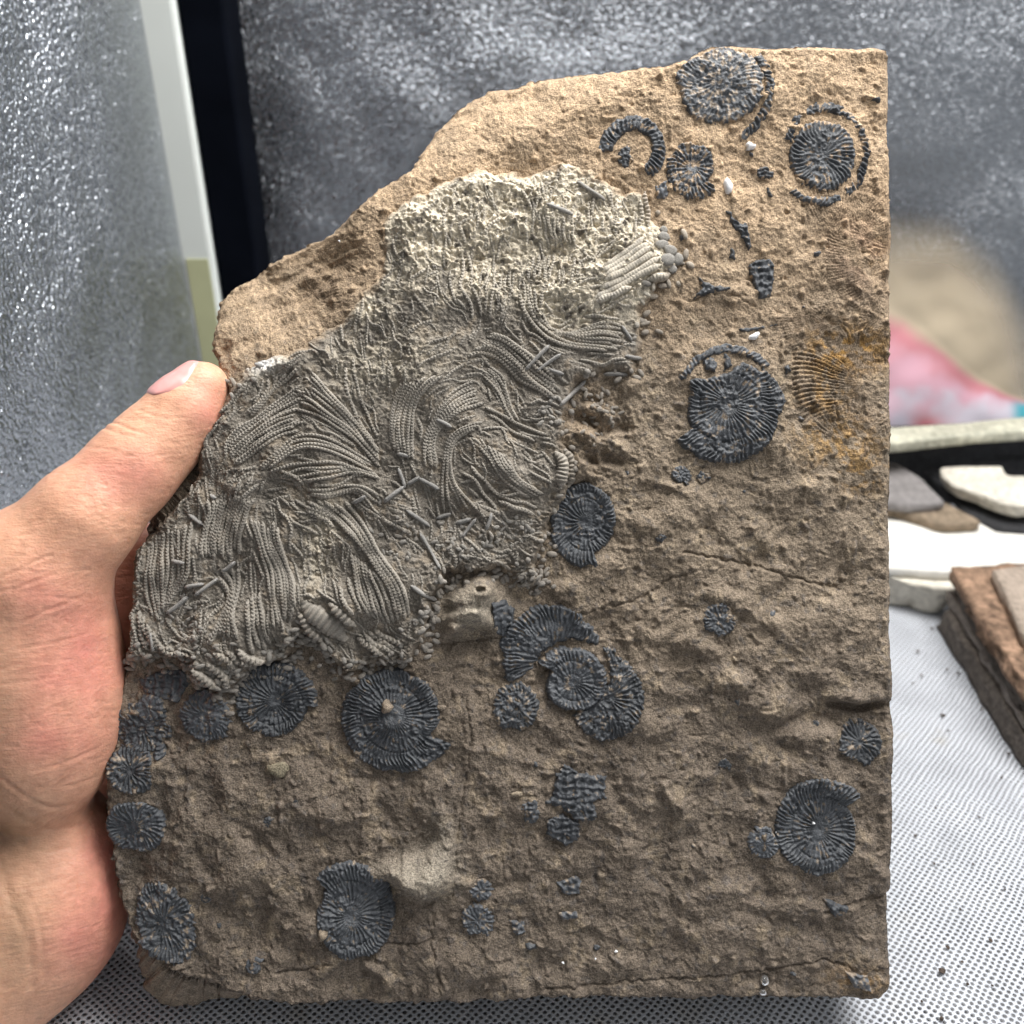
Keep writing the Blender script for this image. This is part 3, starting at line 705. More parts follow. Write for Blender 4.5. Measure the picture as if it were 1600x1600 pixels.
# filler: short pieces of arm wherever the long ones leave the bed bare, aligned to the nearest arm
gpts = []
for gs in covers:
    for g in gs:
        p = catmull(g, 4.0); tg = np.gradient(p, axis=0); gpts.append(np.hstack([p, tg]))
gpts = np.vstack(gpts)
cnt_fill = 0; tries = 0; placed = []
while cnt_fill < 58 and tries < 4000:
    tries += 1
    x = rng.uniform(215, 1000); y = rng.uniform(300, 1060)
    if samp('fb', x, y) < 14: continue
    d = np.hypot(gpts[:, 0] - x, gpts[:, 1] - y); i = d.argmin()
    if d[i] < 10 or d[i] > 90: continue
    if any((x - a) ** 2 + (y - b) ** 2 < 15 ** 2 for a, b in placed): continue
    a = math.atan2(gpts[i, 3], gpts[i, 2]) + rng.normal(0, .35); Lh = rng.uniform(11, 26)
    cv = rng.normal(0, 4)
    q = [(x - math.cos(a) * Lh, y - math.sin(a) * Lh), (x - math.sin(a) * cv, y + math.cos(a) * cv), (x + math.cos(a) * Lh, y + math.sin(a) * Lh)]
    arm(q, rng.uniform(6, 8.5), rng.uniform(4.4, 5.2), lift=rng.uniform(-2, .5)); placed.append((x, y)); cnt_fill += 1
fv, fq, fc = [], [], []; nf = 0; tries = 0
while len(fv) < 600 and tries < 9000:                       # smaller scraps between them, joined
    tries += 1
    x = rng.uniform(212, 1040); y = rng.uniform(262, 1060)
    if samp('fb', x, y) < 8 or x > 1005: continue
    d = np.hypot(gpts[:, 0] - x, gpts[:, 1] - y); i = d.argmin()
    if d[i] < 6.5: continue
    if any((x - a) ** 2 + (y - b) ** 2 < 8 ** 2 for a, b in placed): continue
    a = math.atan2(gpts[i, 3], gpts[i, 2]) + rng.normal(0, .5) if d[i] < 45 else 3.0 * float(perlin(x / 60, y / 60, 655)) + rng.normal(0, .4)
    half = [[], []]; nst = int(rng.integers(2, 6))
    for sg in (0, 1):                                       # follow the grain of the neighbouring arms
        qx, qy, qa = x, y, a + math.pi * sg
        for _ in range(nst):
            qx += 5.5 * math.cos(qa); qy += 5.5 * math.sin(qa); half[sg].append((qx, qy))
            dd = np.hypot(gpts[:, 0] - qx, gpts[:, 1] - qy); ii_ = dd.argmin()
            ga = math.atan2(gpts[ii_, 3], gpts[ii_, 2])
            if math.cos(ga - qa) < 0: ga += math.pi
            qa += .45 * math.atan2(math.sin(ga - qa), math.cos(ga - qa))
    if samp('fb', *half[0][-1]) < 3 or samp('fb', *half[1][-1]) < 3: continue
    r_ = arm(half[0][::-1] + [(x, y)] + half[1], rng.uniform(5, 8), rng.uniform(4.3, 5.2), lift=rng.uniform(-1.5, 1.0), name=None, na=5)
    if r_ is None: continue
    fv.append(r_[0]); fq.append(r_[1] + nf); fc.append(r_[2]); nf += len(r_[0]); placed.append((x, y))
tag(np_mesh('arm_scraps', np.vstack(fv), [np.vstack(fq)], M_ARM, bed, np.vstack(fc)), kind='stuff')

# loose ossicles crowding the rims: too small to pick apart, one part
ov, oq, oc = [], [], []; no = 0
def ossicle(x, y, w1, w2, ang, lift):
    global no
    th = np.linspace(0, 2 * np.pi, 8, endpoint=False)
    z = top_height(np.array([x]), np.array([y]))[0] + lift
    pts = []
    for rr, dz in ((1.0, -3.0), (.92, w2 * .35), (.45, w2 * .62)):
        px = w1 * rr * np.cos(th); py = w2 * rr * np.sin(th)
        pts.append(np.stack([x + px * math.cos(ang) - py * math.sin(ang), y + px * math.sin(ang) + py * math.cos(ang), np.full(8, z + dz)], 1))
    V = np.vstack(pts + [[[x, y, z + w2 * .66]]])
    i = np.arange(8); j = (i + 1) % 8
    q = [np.stack([i, i + 8, j + 8, j], 1), np.stack([i + 8, i + 16, j + 16, j + 8], 1)]
    q.append(np.stack([i + 16, np.full(8, 24), np.full(8, 24), j + 16], 1))
    ov.append(V); oq.append(np.vstack(q)[:, ::-1] + no); no += len(V)
    g = mixc(np.array([[0.27, 0.26, 0.24]]), bed_colour(np.array([x]), np.array([y])), np.array([.5]))[0] * rng.uniform(.85, 1.15)
    oc.append(np.repeat(g[None], len(V), 0))
pl = np.array(BEDP + [BEDP[0]], float); per = resample(pl, step=3.0)
k = 0
for (x, y) in per[rng.permutation(len(per))]:
    if y < 560 and not (x > 880): continue
    if x < 345 and y < 1020: continue
    if y < 345: continue
    if rng.random() < (.45 if y > 940 else .7): continue
    for _ in range(2 if y > 830 else 1):
        ossicle(x + rng.normal(0, 11), y + rng.normal(0, 11), rng.uniform(4, 10), rng.uniform(3.0, 5.0), rng.uniform(-.6, .6) + (1.2 if rng.random() < .3 else 0), rng.uniform(-1, 5))
for _ in range(330):                                         # the jumbled fields
    cx, cy, sx, sy = [(640, 840, 70, 36), (720, 850, 60, 26), (800, 830, 40, 22), (330, 1000, 40, 26), (600, 1010, 36, 20), (930, 640, 30, 50), (860, 640, 20, 30), (360, 1050, 26, 20), (830, 900, 26, 18), (280, 960, 30, 30)][rng.integers(10)]
    x = rng.normal(cx, sx * .6); y = rng.normal(cy, sy * .6)
    ossicle(x, y, rng.uniform(3.2, 8), rng.uniform(2.2, 3.8), rng.uniform(-1.5, 1.5), rng.uniform(-1, 3))
V = np.vstack(ov); qq = np.vstack(oq)
tri = qq[qq[:, 1] == qq[:, 2]] if False else None
deg = (qq[:, 1] == qq[:, 2])
o = np_mesh("loose_ossicles", to_local(V[:, 0], V[:, 1], V[:, 2]), [qq[~deg], qq[deg][:, [0, 1, 3]]], M_ARM, bed, np.vstack(oc))
tag(o, kind="stuff")
# cup plates of the crown at the right rim
for (x, y, w1, w2, a) in [(1036, 372, 9, 7, .3), (1032, 386, 10, 7, 0), (1045, 396, 10, 8, .4), (1040, 411, 11, 9, .1), (1056, 408, 9, 9, .7), (1048, 424, 7, 6, 0), (1036, 360, 6, 5, .4)]:
    th = np.linspace(0, 2 * np.pi, 9, endpoint=False); z = top_height(np.array([x]), np.array([y]))[0] + 3; ps = []
    for rr, dz in ((1.1, -5), (1.06, w2 * .25), (.88, w2 * .42), (.4, w2 * .46)):
        px = w1 * rr * np.cos(th) * (1 + .1 * np.cos(3 * th + x)); py = w2 * rr * np.sin(th)
        ps.append(np.stack([x + px * math.cos(a) - py * math.sin(a), y + px * math.sin(a) + py * math.cos(a), np.full(9, z + dz)], 1))
    V = np.vstack(ps + [[[x, y, z + w2 * .45]]]); i = np.arange(9); j = (i + 1) % 9
    q = np.vstack([np.stack([i + 9 * r, i + 9 * (r + 1), j + 9 * (r + 1), j + 9 * r], 1) for r in range(3)])[:, ::-1]
    t3 = np.stack([i + 27, j + 27, np.full(9, 36)], 1)
    np_mesh("cup_plate", to_local(V[:, 0], V[:, 1], V[:, 2]), [q, t3], M_ARM, bed, np.repeat(np.array([[.25, .235, .21]]), len(V), 0))

# ------------------------------------------------------------------ ammonites
DARK = np.array([0.060, 0.0645, 0.071])
def spiral_f(x, y, cx, cy, R, ap, d=1, k=0.085, sx=1.0, sy=1.0, rot=0.0):
    """returns polar data of a flattened coil. ap: direction of the mouth (deg, screen), d: winding"""
    dx, dy = x - cx, y - cy; c, s = math.cos(R_(rot)), math.sin(R_(rot))
    ux = (dx * c + dy * s) / sx; uy = (-dx * s + dy * c) / sy
    r = np.hypot(ux, uy) + 1e-6; th = np.arctan2(uy, ux)
    phi = ((R_(ap) - th) * d) % (2 * np.pi)
    return r, th, phi, R * np.exp(-k * phi)

def ammonite(cx, cy, R, ap=0, d=1, k=0.085, sx=1, sy=1, rot=0, N=40, h=7.0, rib=2.6, cuts=(), keep=None, band=None, seed=0, rough=1.6,
             dust=0.15, weather=0.0, lift=0.0, dark=1.0, nodes=1.0, name="ammonite", label=None, hole=0.0, swirl=.16, bead=.12, gritty=0.0):
    step = 1.3 if R > 30 else 1.0
    h *= .68; rib *= .82
    if R > 25: N = int(2 * np.pi * R * (sx + sy) / 2 / 8.4)
    def fun(x, y):
        r, th, phi, ro = spiral_f(x, y, cx, cy, R, ap, d, k, sx, sy, rot)
        sc_ = (sx + sy) / 2
        f = (ro - r) * sc_
        # crenulated rim
        f = f + 0.8 * np.cos(th * N * 1.0) * sm(.6, .9, r / R)
        if band:
            r0, r1, a0, a1 = band                            # inner, outer radius fractions and angular range (deg, screen)
            f = np.minimum((r1 * R - r), (r - r0 * R)) * sc_
            mid, half = (a0 + a1) / 2, (a1 - a0) / 2
            dt = (np.degrees(th) - mid + 180) % 360 - 180
            f = np.minimum(f, (half - np.abs(dt)) * np.pi / 180 * r * sc_)
        for cpoly in cuts: f = np.minimum(f, -poly_sdf(x, y, cpoly))
        if keep: f = np.minimum(f, poly_sdf(x, y, keep))
        if hole: f = np.minimum(f, (r - hole * R) + 3 * perlin(x / 9, y / 9, 5))
        f = f - 9 * np.clip(perlin(x / 30 + seed * 3.1, y / 30, 703) - .18, 0, 1) * (R > 25)
        return f + rough * 1.3 * perlin(x / 9 + seed, y / 9, 701) + rough * .6 * perlin(x / 4.5, y / 4.5 + seed, 702)
    m = R * max(sx, sy) * 1.12 + 6
    sd_ = np.random.default_rng(seed + 500); dark = dark * sd_.uniform(.85, 1.35); dust = dust + sd_.uniform(0, .14)
    X, Y, Q, f, _, _ = grid_patch(cx - m, cx + m, cy - m, cy + m, step, fun)
    if len(Q) == 0: return None
    r, th, phi, ro = spiral_f(X, Y, cx, cy, R, ap, d, k, sx, sy, rot)
    lk = max(2 * np.pi * k * 1.25, .42)
    wh = np.log(np.maximum(ro, 1e-3) / r) / lk
    wi = np.floor(np.clip(wh, 0, 6)); t_ = np.clip(wh - wi, 0, 1)       # 0 outer edge .. 1 inner edge of a whorl
    rho = np.clip(r / R, 0, 1.2)
    nz = perlin(X / 18, Y / 18, 711 + seed)
    bend = d * (swirl * np.sin(rho * 3.0) + .05 * nz)
    nh = max(5, N // 2)
    wob = bend + (1.3 * perlin(X / 34, Y / 34, 713 + seed) + .5 * perlin(X / 10, Y / 10, 714 + seed)) / nh
    pa = (th + wob) * nh; ph = 2 * pa
    fk = sm(.46, .62, rho + .06 * nz)
    ribs = np.cos(pa) * (1 - fk) + np.cos(ph) * fk; ribs = np.sign(ribs) * np.abs(ribs) ** .7
    amp = rib * sm(.04, .22, rho) * (0.75 + .5 * fbm(X, Y, 26, 2, 721 + seed))
    amp = amp * (1 + bead * np.cos(r * (sx + sy) / 2 / 9.5 * 2 * np.pi + 1.5 * perlin(X / 20, Y / 20, 715 + seed)) * sm(.3, .6, rho))
    gran = sm(-.05, .45, fbm(X, Y, 34, 2, 716 + seed) + gritty)
    amp = amp * (1 - .75 * gran)
    # row of tubercles
    nod = np.zeros_like(rho)
    for rr in (.80, .93):
        nod += np.exp(-((rho * np.exp(0) - rr * ro / R * 1.02) / .035) ** 2) * (.5 + .5 * np.cos(ph * (1 if rr < .9 else 1)))
    whorl = np.sin(np.pi * np.clip(t_, 0, 1)) ** .6
    dome = 1 - np.clip(rho, 0, 1) ** 5
    z = lift + h * (0.60 + .30 * dome + .10 * whorl * (k >= .03)) + amp * ribs + nodes * 2.0 * nod
    z = z - 2.8 * np.exp(-(t_ / .10) ** 2) * (wi == 1) * (k >= .03) * (.5 + .5 * sm(-.3, .3, nz))
    z = z - 2.0 * np.exp(-(rho / .07) ** 2)
    z = z + (0.9 + weather * 2.4) * fbm(X, Y, 10, 3, 731 + seed, .6) + 2.2 * fbm(X, Y, 30, 2, 741 + seed) + gran * rib * 1.5 * fbm(X, Y, 8.5, 2, 742 + seed, .6)
    base = samp('hsm', X, Y)
    e = sm(0, 5.5, f)
    Z = base + z * e - 3.5 * (1 - sm(0, 2.5, f))
    n3 = fbm(X, Y, 9, 3, 751 + seed); n4 = fbm(X, Y, 34, 2, 761 + seed)
    col = np.repeat((DARK * dark)[None], len(X), 0) * (1 + .25 * n4)[:, None]
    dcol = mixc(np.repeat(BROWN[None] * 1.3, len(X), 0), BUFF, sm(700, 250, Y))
    col = mixc(col, dcol, sm(.75 - dust * 1.6, 1.25 - dust * 1.6, n3 + .5 * n4 + .35 * (1 - e) - .25 * ribs))
    if weather: col = mixc(col, np.array([.30, .30, .29]), weather * sm(0.0, .9, n3 + .4 * n4 + .3))
    o = np_mesh(name, to_local(X, Y, Z), [Q], M_AMM, slab, col)
    if label: o["label"] = label
    return o

A = ammonite
# top right group
A(1125, 133, 74, ap=-140, d=1, k=.012, sx=.98, sy=.86, N=44, h=10, rib=1.6, weather=.35, dust=.30, seed=1, rough=3, nodes=.4, gritty=.5, cuts=[[(1030, 60), (1140, 60), (1128, 72), (1100, 82), (1078, 96), (1040, 122)]], label="weathered ammonite cut by the slab's top edge")
A(1118, 142, 96, band=(.80, 1.0, -42, 66), sx=.96, sy=.94, N=30, h=6, rib=2.6, seed=2, rough=1.5, nodes=.5, swirl=.2, dust=.25, label="broken outer whorl curving round the topmost ammonite")
A(988, 236, 57, band=(.50, 1.0, -185, 62), N=38, h=8, rib=2.8, seed=3, rough=1.8, sx=.95, label="arched half whorl of an ammonite with its middle gone")
A(977, 248, 24, ap=20, N=14, h=6, rib=2.2, seed=4, sx=.8, sy=1.05, rough=2, cuts=[[(984, 225), (1010, 225), (1010, 262), (992, 256)]])
A(1082, 262, 56, ap=40, d=-1, k=.070, sx=.92, sy=1.0, N=40, h=9, rib=2.8, seed=5, dust=.34, label="ribbed ammonite with a tapering mouth beside a white chip")
A(1284, 244, 58, ap=100, k=.01, sx=.93, sy=1.02, N=38, h=10, rib=2.2, seed=6, rough=1.6, nodes=.3, label="oval ammonite disc inside a ring of broken whorl")
A(1290, 240, 82, band=(.77, 1.0, -165, 62), sx=.86, sy=.98, N=42, h=6, rib=3.2, seed=7, rough=2.6, swirl=.2, dust=.25)
A(1282, 246, 78, band=(.80, 1.02, 60, 136), sx=.86, sy=.98, N=36, h=7, rib=3.2, seed=8, rough=2.0, swirl=.2, label="lower rim of the ringed ammonite")
def frag(poly, seed, N=14, rib=2.4, h=6, dust=.15, dark=1.0, rough=1.8, name="shell_fragment", axis=0.0, label=None, weather=0):
    p = np.array(poly); c = p.mean(0); Rm = np.abs(p - c).max() * 1.2
    off = Rm * 1.8
    cx, cy = c[0] + off * math.cos(R_(axis)), c[1] + off * math.sin(R_(axis))
    step = 1.2
    def fun(x, y): return poly_sdf(x, y, poly) + rough * perlin(x / 8 + seed, y / 8, 771) + rough * .6 * perlin(x / 4, y / 4 + seed, 772)
    X, Y, Q, f, _, _ = grid_patch(p[:, 0].min() - 6, p[:, 0].max() + 6, p[:, 1].min() - 6, p[:, 1].max() + 6, step, fun)
    if len(Q) == 0: return
    s_ = (X - c[0]) * math.cos(R_(axis)) + (Y - c[1]) * math.sin(R_(axis)); t_ = -(X - c[0]) * math.sin(R_(axis)) + (Y - c[1]) * math.cos(R_(axis))
    ph = t_ / (Rm * 2) * N * 2 * np.pi + 1.2 * np.sin(s_ / 9) + 3.0 * perlin(X / 16, Y / 16, 773 + seed)
    z = h * .8 + .6 * rib * np.cos(ph) + 1.3 * fbm(X, Y, 9, 3, 781 + seed, .6) + 1.3 * np.cos(s_ / 2.2 + 2 * perlin(X / 9, Y / 9, 775)) + 2.5 * perlin(X / 7, Y / 7, 774 + seed)
    e = sm(0, 4.5, f); Z = samp('hsm', X, Y) + z * e - 3.5 * (1 - sm(0, 2.2, f))
    n3 = fbm(X, Y, 9, 3, 791 + seed); col = np.repeat((DARK * dark)[None], len(X), 0) * (1 + .2 * n3)[:, None]
    dcol = mixc(np.repeat(BROWN[None] * 1.3, len(X), 0), BUFF, sm(700, 250, Y))
    col = mixc(col, dcol, sm(.75 - dust * 1.6, 1.25 - dust * 1.6, n3 + .35 * (1 - e)))
    o = np_mesh(name, to_local(X, Y, Z), [Q], M_AMM, slab, col)
    if label: o["label"] = label
frag([(1132, 330), (1142, 330), (1148, 344), (1160, 348), (1168, 340), (1170, 358), (1177, 385), (1170, 392), (1158, 370), (1142, 352)], 1, N=9, axis=10)
frag([(1168, 414), (1182, 404), (1205, 402), (1213, 414), (1212, 440), (1206, 464), (1186, 468), (1178, 442)], 2, N=7, rib=2.2, axis=5, h=8, label="blocky dark shell fragment")
frag([(1088, 428), (1100, 440), (1118, 446), (1152, 449), (1128, 458), (1096, 464), (1080, 470), (1094, 450)], 3, N=4, rib=1, h=7)
frag([(1140, 382), (1150, 392), (1150, 406), (1138, 404)], 4, N=3, rib=1, h=4)
frag([(1180, 262), (1196, 256), (1210, 266), (1212, 278), (1192, 280), (1182, 274)], 5, N=5)
frag([(1196, 288), (1204, 292), (1210, 308), (1200, 312)], 6, N=4)
frag([(1166, 232), (1178, 236), (1180, 248), (1170, 244)], 7, N=3)
frag([(1358, 152), (1376, 150), (1378, 162), (1362, 160)], 8, N=2, rib=.8, h=8)
frag([(1058, 370), (1068, 364), (1070, 376), (1062, 380)], 9, N=3, rib=1)
frag([(1270, 392), (1284, 388), (1284, 402), (1272, 400)], 10, N=2, dark=1.4)
frag([(1022, 290), (1042, 282), (1046, 300), (1040, 314), (1024, 310)], 11, N=3, dark=2.2, dust=.3)
# middle right
A(1136, 632, 100, ap=146, d=1, k=.060, N=46, h=11, rib=3.0, seed=9, rough=1.2, dust=.05, cuts=[[(1000, 560), (1073, 560), (1073, 660), (1045, 668), (1000, 672)], [(1040, 500), (1220, 500), (1188, 578), (1160, 562), (1140, 580), (1100, 590), (1073, 592)]], label="large sharply ribbed ammonite with a straight broken left side")
A(1138, 622, 88, band=(.80, 1.0, -160, -38), N=34, h=8, rib=1.8, seed=10, rough=2.0, nodes=.3, swirl=.2, sx=.98, sy=.98, label="thin arched whorl above the large ribbed ammonite")
frag([(1192, 594), (1208, 586), (1222, 604), (1230, 626), (1220, 650), (1204, 644), (1202, 616)], 12, N=9, axis=-5, h=8)
frag([(1094, 562), (1110, 556), (1122, 566), (1118, 582), (1100, 580)], 13, N=2, rib=.6, h=9, dark=1.3)
frag([(1128, 548), (1138, 552), (1146, 572), (1130, 582)], 14, N=4, rib=1.2)
frag([(1224, 572), (1234, 568), (1240, 580), (1230, 584)], 15, N=3)
frag([(1150, 512), (1200, 506), (1234, 502), (1200, 512), (1160, 520)], 16, N=2, rib=.6, h=3)
A(1062, 743, 21, ap=60, N=16, h=6, rib=1.8, seed=11, rough=1.2, label="tiny coiled ammonite, larger of a pair")
A(1098, 747, 14, ap=10, N=10, h=5, rib=1.4, seed=12, rough=1.2)
A(915, 815, 76, ap=72, d=-1, k=.060, sx=.86, sy=1.0, N=40, h=10, rib=3.0, seed=13, dust=.05, rough=1.4, label="ammonite with a pointed mouth at the crinoid mass's right edge")
A(1123, 969, 30, ap=40, k=.02, N=24, h=7, rib=2.4, seed=14, dust=.22, gritty=.3)
# cluster right of centre
A(862, 1034, 98, ap=-170, d=-1, k=.02, sx=.90, sy=.95, N=46, h=7, rib=3.0, seed=15, rough=2, dust=.12, keep=[(770, 1062), (784, 1030), (776, 990), (800, 945), (900, 935), (940, 990), (935, 1010), (890, 1000), (850, 1020), (830, 1050), (800, 1070)], label="upper fan of a large ammonite crossed by a hairline crack")
frag([(768, 940), (790, 935), (806, 950), (802, 975), (786, 1000), (770, 985)], 17, N=8, rib=2.2)
A(950, 1088, 78, ap=-78, d=1, k=.028, sx=.84, sy=1.0, N=40, h=9, rib=3.2, seed=16, rough=2.4, gritty=.3, dust=.14, cuts=[[(860, 1000), (932, 1000), (948, 1030), (948, 1070), (905, 1100), (895, 1120), (870, 1090)]], label="rough crescent ammonite with a pale broken centre")
A(895, 1066, 66, ap=-150, d=-1, k=.062, sx=.98, sy=.92, N=40, h=15, rib=2.6, seed=17, rough=1.2, dust=.10, lift=4, nodes=.3, label="smooth lipped ammonite lying over two others")
A(808, 1106, 44, ap=120, d=-1, k=.03, sx=.92, N=26, h=7, rib=2.8, seed=18, rough=1.8, gritty=.3, dust=.15)
# left and bottom
A(428, 1097, 70, ap=8, d=1, k=.045, N=42, h=9, rib=3.0, seed=19, dust=.08, rough=1.3, label="round ammonite with fine radiating ribs below the crinoid mass")
A(617, 1117, 102, ap=27, d=-1, k=.060, sx=1.0, sy=.95, N=48, h=10, rib=3.0, seed=20, dust=.04, rough=1.2, label="large blue-black ammonite with a hooked mouth and pebble at its centre")
A(322, 1118, 46, ap=100, k=.02, N=30, h=7, rib=2.8, seed=21, rough=4, gritty=.3, dust=.12)
frag([(214, 1062), (250, 1046), (292, 1046), (296, 1070), (280, 1100), (250, 1092), (222, 1084)], 18, N=9, rib=2.4, h=5)
A(222, 1136, 46, ap=60, k=.01, N=26, h=5, rib=2.6, seed=22, rough=4, gritty=.3, dust=.1)
A(236, 1106, 25, ap=40, k=.02, N=12, h=12, rib=1.4, seed=23, rough=1.6, dust=.15, dark=1.4)
frag([(240, 1166), (258, 1160), (262, 1178), (250, 1190), (240, 1180)], 19, N=5)
A(208, 1201, 42, ap=90, k=.012, N=34, h=7, rib=2.8, seed=24, dust=.20, rough=1.2, label="round ammonite disc nearest the thumb's base")
A(212, 1290, 49, ap=100, k=.012, N=36, h=9, rib=2.8, seed=25, dust=.08, rough=1.2, label="dark ammonite disc beside the heel of the hand")
A(256, 1442, 66, ap=100, k=.02, sx=.76, sy=1.08, rot=-20, N=26, h=8, rib=2.8, seed=26, dust=.20, rough=4, gritty=.3, label="crumbled ammonite on the slab's lower left corner")
A(551, 1428, 90, ap=-138, d=-1, k=.055, sx=.86, sy=1.0, N=44, h=10, rib=2.8, seed=27, dust=.04, rough=1.2, label="blue-black ammonite near the lower edge with a tan pebble stuck on")
A(396, 1511, 19, ap=-30, N=10, h=5, rib=.5, seed=28, rough=1.0)
A(1340, 1158, 41, ap=80, k=.02, N=30, h=9, rib=2.8, seed=29, rough=2, dust=.18, sx=.92)
A(1280, 1296, 94, ap=-38, d=1, k=.060, sx=.88, sy=.96, N=44, h=9, rib=3.2, seed=30, dust=.12, rough=1.5, label="open coiled ammonite with beaded ribs at the lower right")
A(1192, 1316, 30, ap=-120, d=-1, k=.03, N=26, h=7, rib=1.5, seed=31, dust=.05, dark=1.3, rough=.8, label="small smooth ammonite left of the beaded one")
frag([(868, 1208), (882, 1192), (905, 1206), (948, 1212), (946, 1244), (930, 1250), (932, 1280), (900, 1282), (876, 1262), (852, 1254), (866, 1232)], 20, N=10, rib=2.2, rough=4, h=7)
frag([(852, 1280), (880, 1270), (906, 1284), (908, 1310), (886, 1322), (854, 1308)], 21, N=7, rib=2.0, rough=3, h=7)
frag([(814, 1252), (836, 1246), (846, 1266), (838, 1288), (818, 1284)], 22, N=5, rib=2, rough=3)
A(746, 1438, 29, ap=60, k=.02, N=20, h=5, rib=2.2, seed=32, dust=.28, dark=1.5, rough=2)
A(751, 1390, 20, ap=60, k=.02, N=14, h=5, rib=2.0, seed=33, dust=.28, dark=1.4, rough=2)
frag([(868, 1378), (900, 1368), (910, 1380), (905, 1398), (880, 1402)], 23, N=5, dust=.32, dark=1.5)
frag([(868, 1425), (900, 1424), (908, 1436), (880, 1440)], 24, N=4, dust=.32, dark=1.5)
frag([(794, 1438), (820, 1440), (822, 1458), (806, 1466)], 25, N=4, dust=.28, dark=1.5)
frag([(818, 1474), (838, 1474), (840, 1486), (822, 1488)], 26, N=3, dust=.2)
for i, (x, y, r) in enumerate([(1031, 839, 11), (1207, 960, 8), (1151, 1097, 8), (1132, 1195, 14), (1104, 962, 5), (466, 1246, 9), (838, 1195, 8), (322, 1404, 12), (342, 1448, 8), (420, 1285, 12), (1083, 1322, 6), (1165, 768, 5), (932, 1480, 7), (1040, 1260, 5), (1278, 1130, 6), (1000, 860, 6), (1258, 478, 5), (1250, 655, 6), (980, 740, 6)]):
    A(x, y, r, ap=rng.uniform(0, 360), N=9, h=4, rib=1.0, seed=40 + i, dust=.2, dark=.95, rough=1.5, name="shell_speck")
frag([(1283, 1402), (1300, 1406), (1328, 1416), (1322, 1428), (1304, 1436)], 27, N=9, rib=1.2, axis=35, rough=.6, label="striped black fish-scale flake")
frag([(1232, 1516), (1244, 1518), (1248, 1528), (1236, 1526)], 28, N=4, rib=1)
frag([(1318, 1516), (1352, 1516), (1360, 1546), (1330, 1540)], 29, N=7, rib=1.2, dark=1.7, dust=.5, axis=95, rough=1.0, h=9)

# pebbles, white chips and the glass bead stuck to the face
def blob(name, x, y, rx, ry, hz, colr, mat=None, seed=0, rot=0, sharp=.25):
    nu, nv = 12, 7; P = []
    for j in range(nv):
        a = j / (nv - 1) * math.pi / 2
        for i in range(nu):
            t = i / nu * 2 * math.pi; rr = 1 + sharp * math.sin(3 * t + seed) * .6 + sharp * math.sin(5 * t + 2 * seed) * .4
            px = rx * math.cos(a) ** .7 * math.cos(t) * rr; py = ry * math.cos(a) ** .7 * math.sin(t) * rr
            P.append((x + px * math.cos(rot) - py * math.sin(rot), y + px * math.sin(rot) + py * math.cos(rot), hz * math.sin(a) - 2))
    P = np.array(P); P[:, 2] += float(samp('hsm', x, y)) + 3
    i = np.arange(nu); j = (i + 1) % nu
    q = np.vstack([np.stack([i + nu * r, i + nu * (r + 1), j + nu * (r + 1), j + nu * r], 1) for r in range(nv - 1)])[:, ::-1]
    return np_mesh(name, to_local(P[:, 0], P[:, 1], P[:, 2]), [q], mat or M_ARM, slab, np.repeat(np.array([colr]), len(P), 0))
blob("pebble", 606, 1102, 9, 11, 24, (.25, .20, .15), M_ROCK, 1)
blob("pebble", 507, 1455, 8, 9, 15, (.26, .21, .155), M_ROCK, 2)
blob("pebble", 690, 1104, 8, 5, 6, (.26, .21, .16), M_ROCK, 3)
blob("pebble", 436, 1201, 18, 12, 9, (.25, .215, .15), M_ROCK, 4)
blob("pebble", 808, 1238, 10, 4, 5, (.27, .22, .16), M_ROCK, 5)
M_CHIP = simple_mat("white_calcite", (.85, .85, .86), .35, .5)
blob("white_chip", 1137, 292, 7, 13, 12, (.9, .9, .9), M_CHIP, 1, -.15, .15)
blob("white_chip", 1172, 229, 8, 6, 10, (.9, .9, .9), M_CHIP, 2, .2, .4)
blob("white_chip", 1179, 525, 10, 5, 9, (.9, .9, .9), M_CHIP, 3, -.5, .2)
for i, (x, y, r) in enumerate([(1099, 167, 3), (531, 378, 3.5), (930, 1496, 3), (962, 1484, 4), (362, 1378, 3), (1212, 1300, 2.5), (1270, 1285, 4), (880, 1506, 3.5)]):
    blob("white_chip", x, y, r * .7, r * .45, r * .8 + (8 if i in (0, 6) else 0), (.9, .9, .9), M_CHIP, i, i, .3)
M_GLASS, nt_, b_g = new_mat("clear_glue_drop"); b_g.inputs['Roughness'].default_value = .03; b_g.inputs['Transmission Weight'].default_value = .9; b_g.inputs['IOR'].default_value = 1.48
blob("glue_drop", 1196, 1534, 7, 8, 9, (.9, .9, .9), M_GLASS, 0, 0, .05); blob("glue_drop", 1193, 1552, 6, 5, 6, (.9, .9, .9), M_GLASS, 0, 0, .05)

# ------------------------------------------------------------------ the hand
def U(px, py, z):
    k = 1 - z / 266.667
    return np.array([(px - 800) / 6 * k, (800 - py) / 6 * k, z])

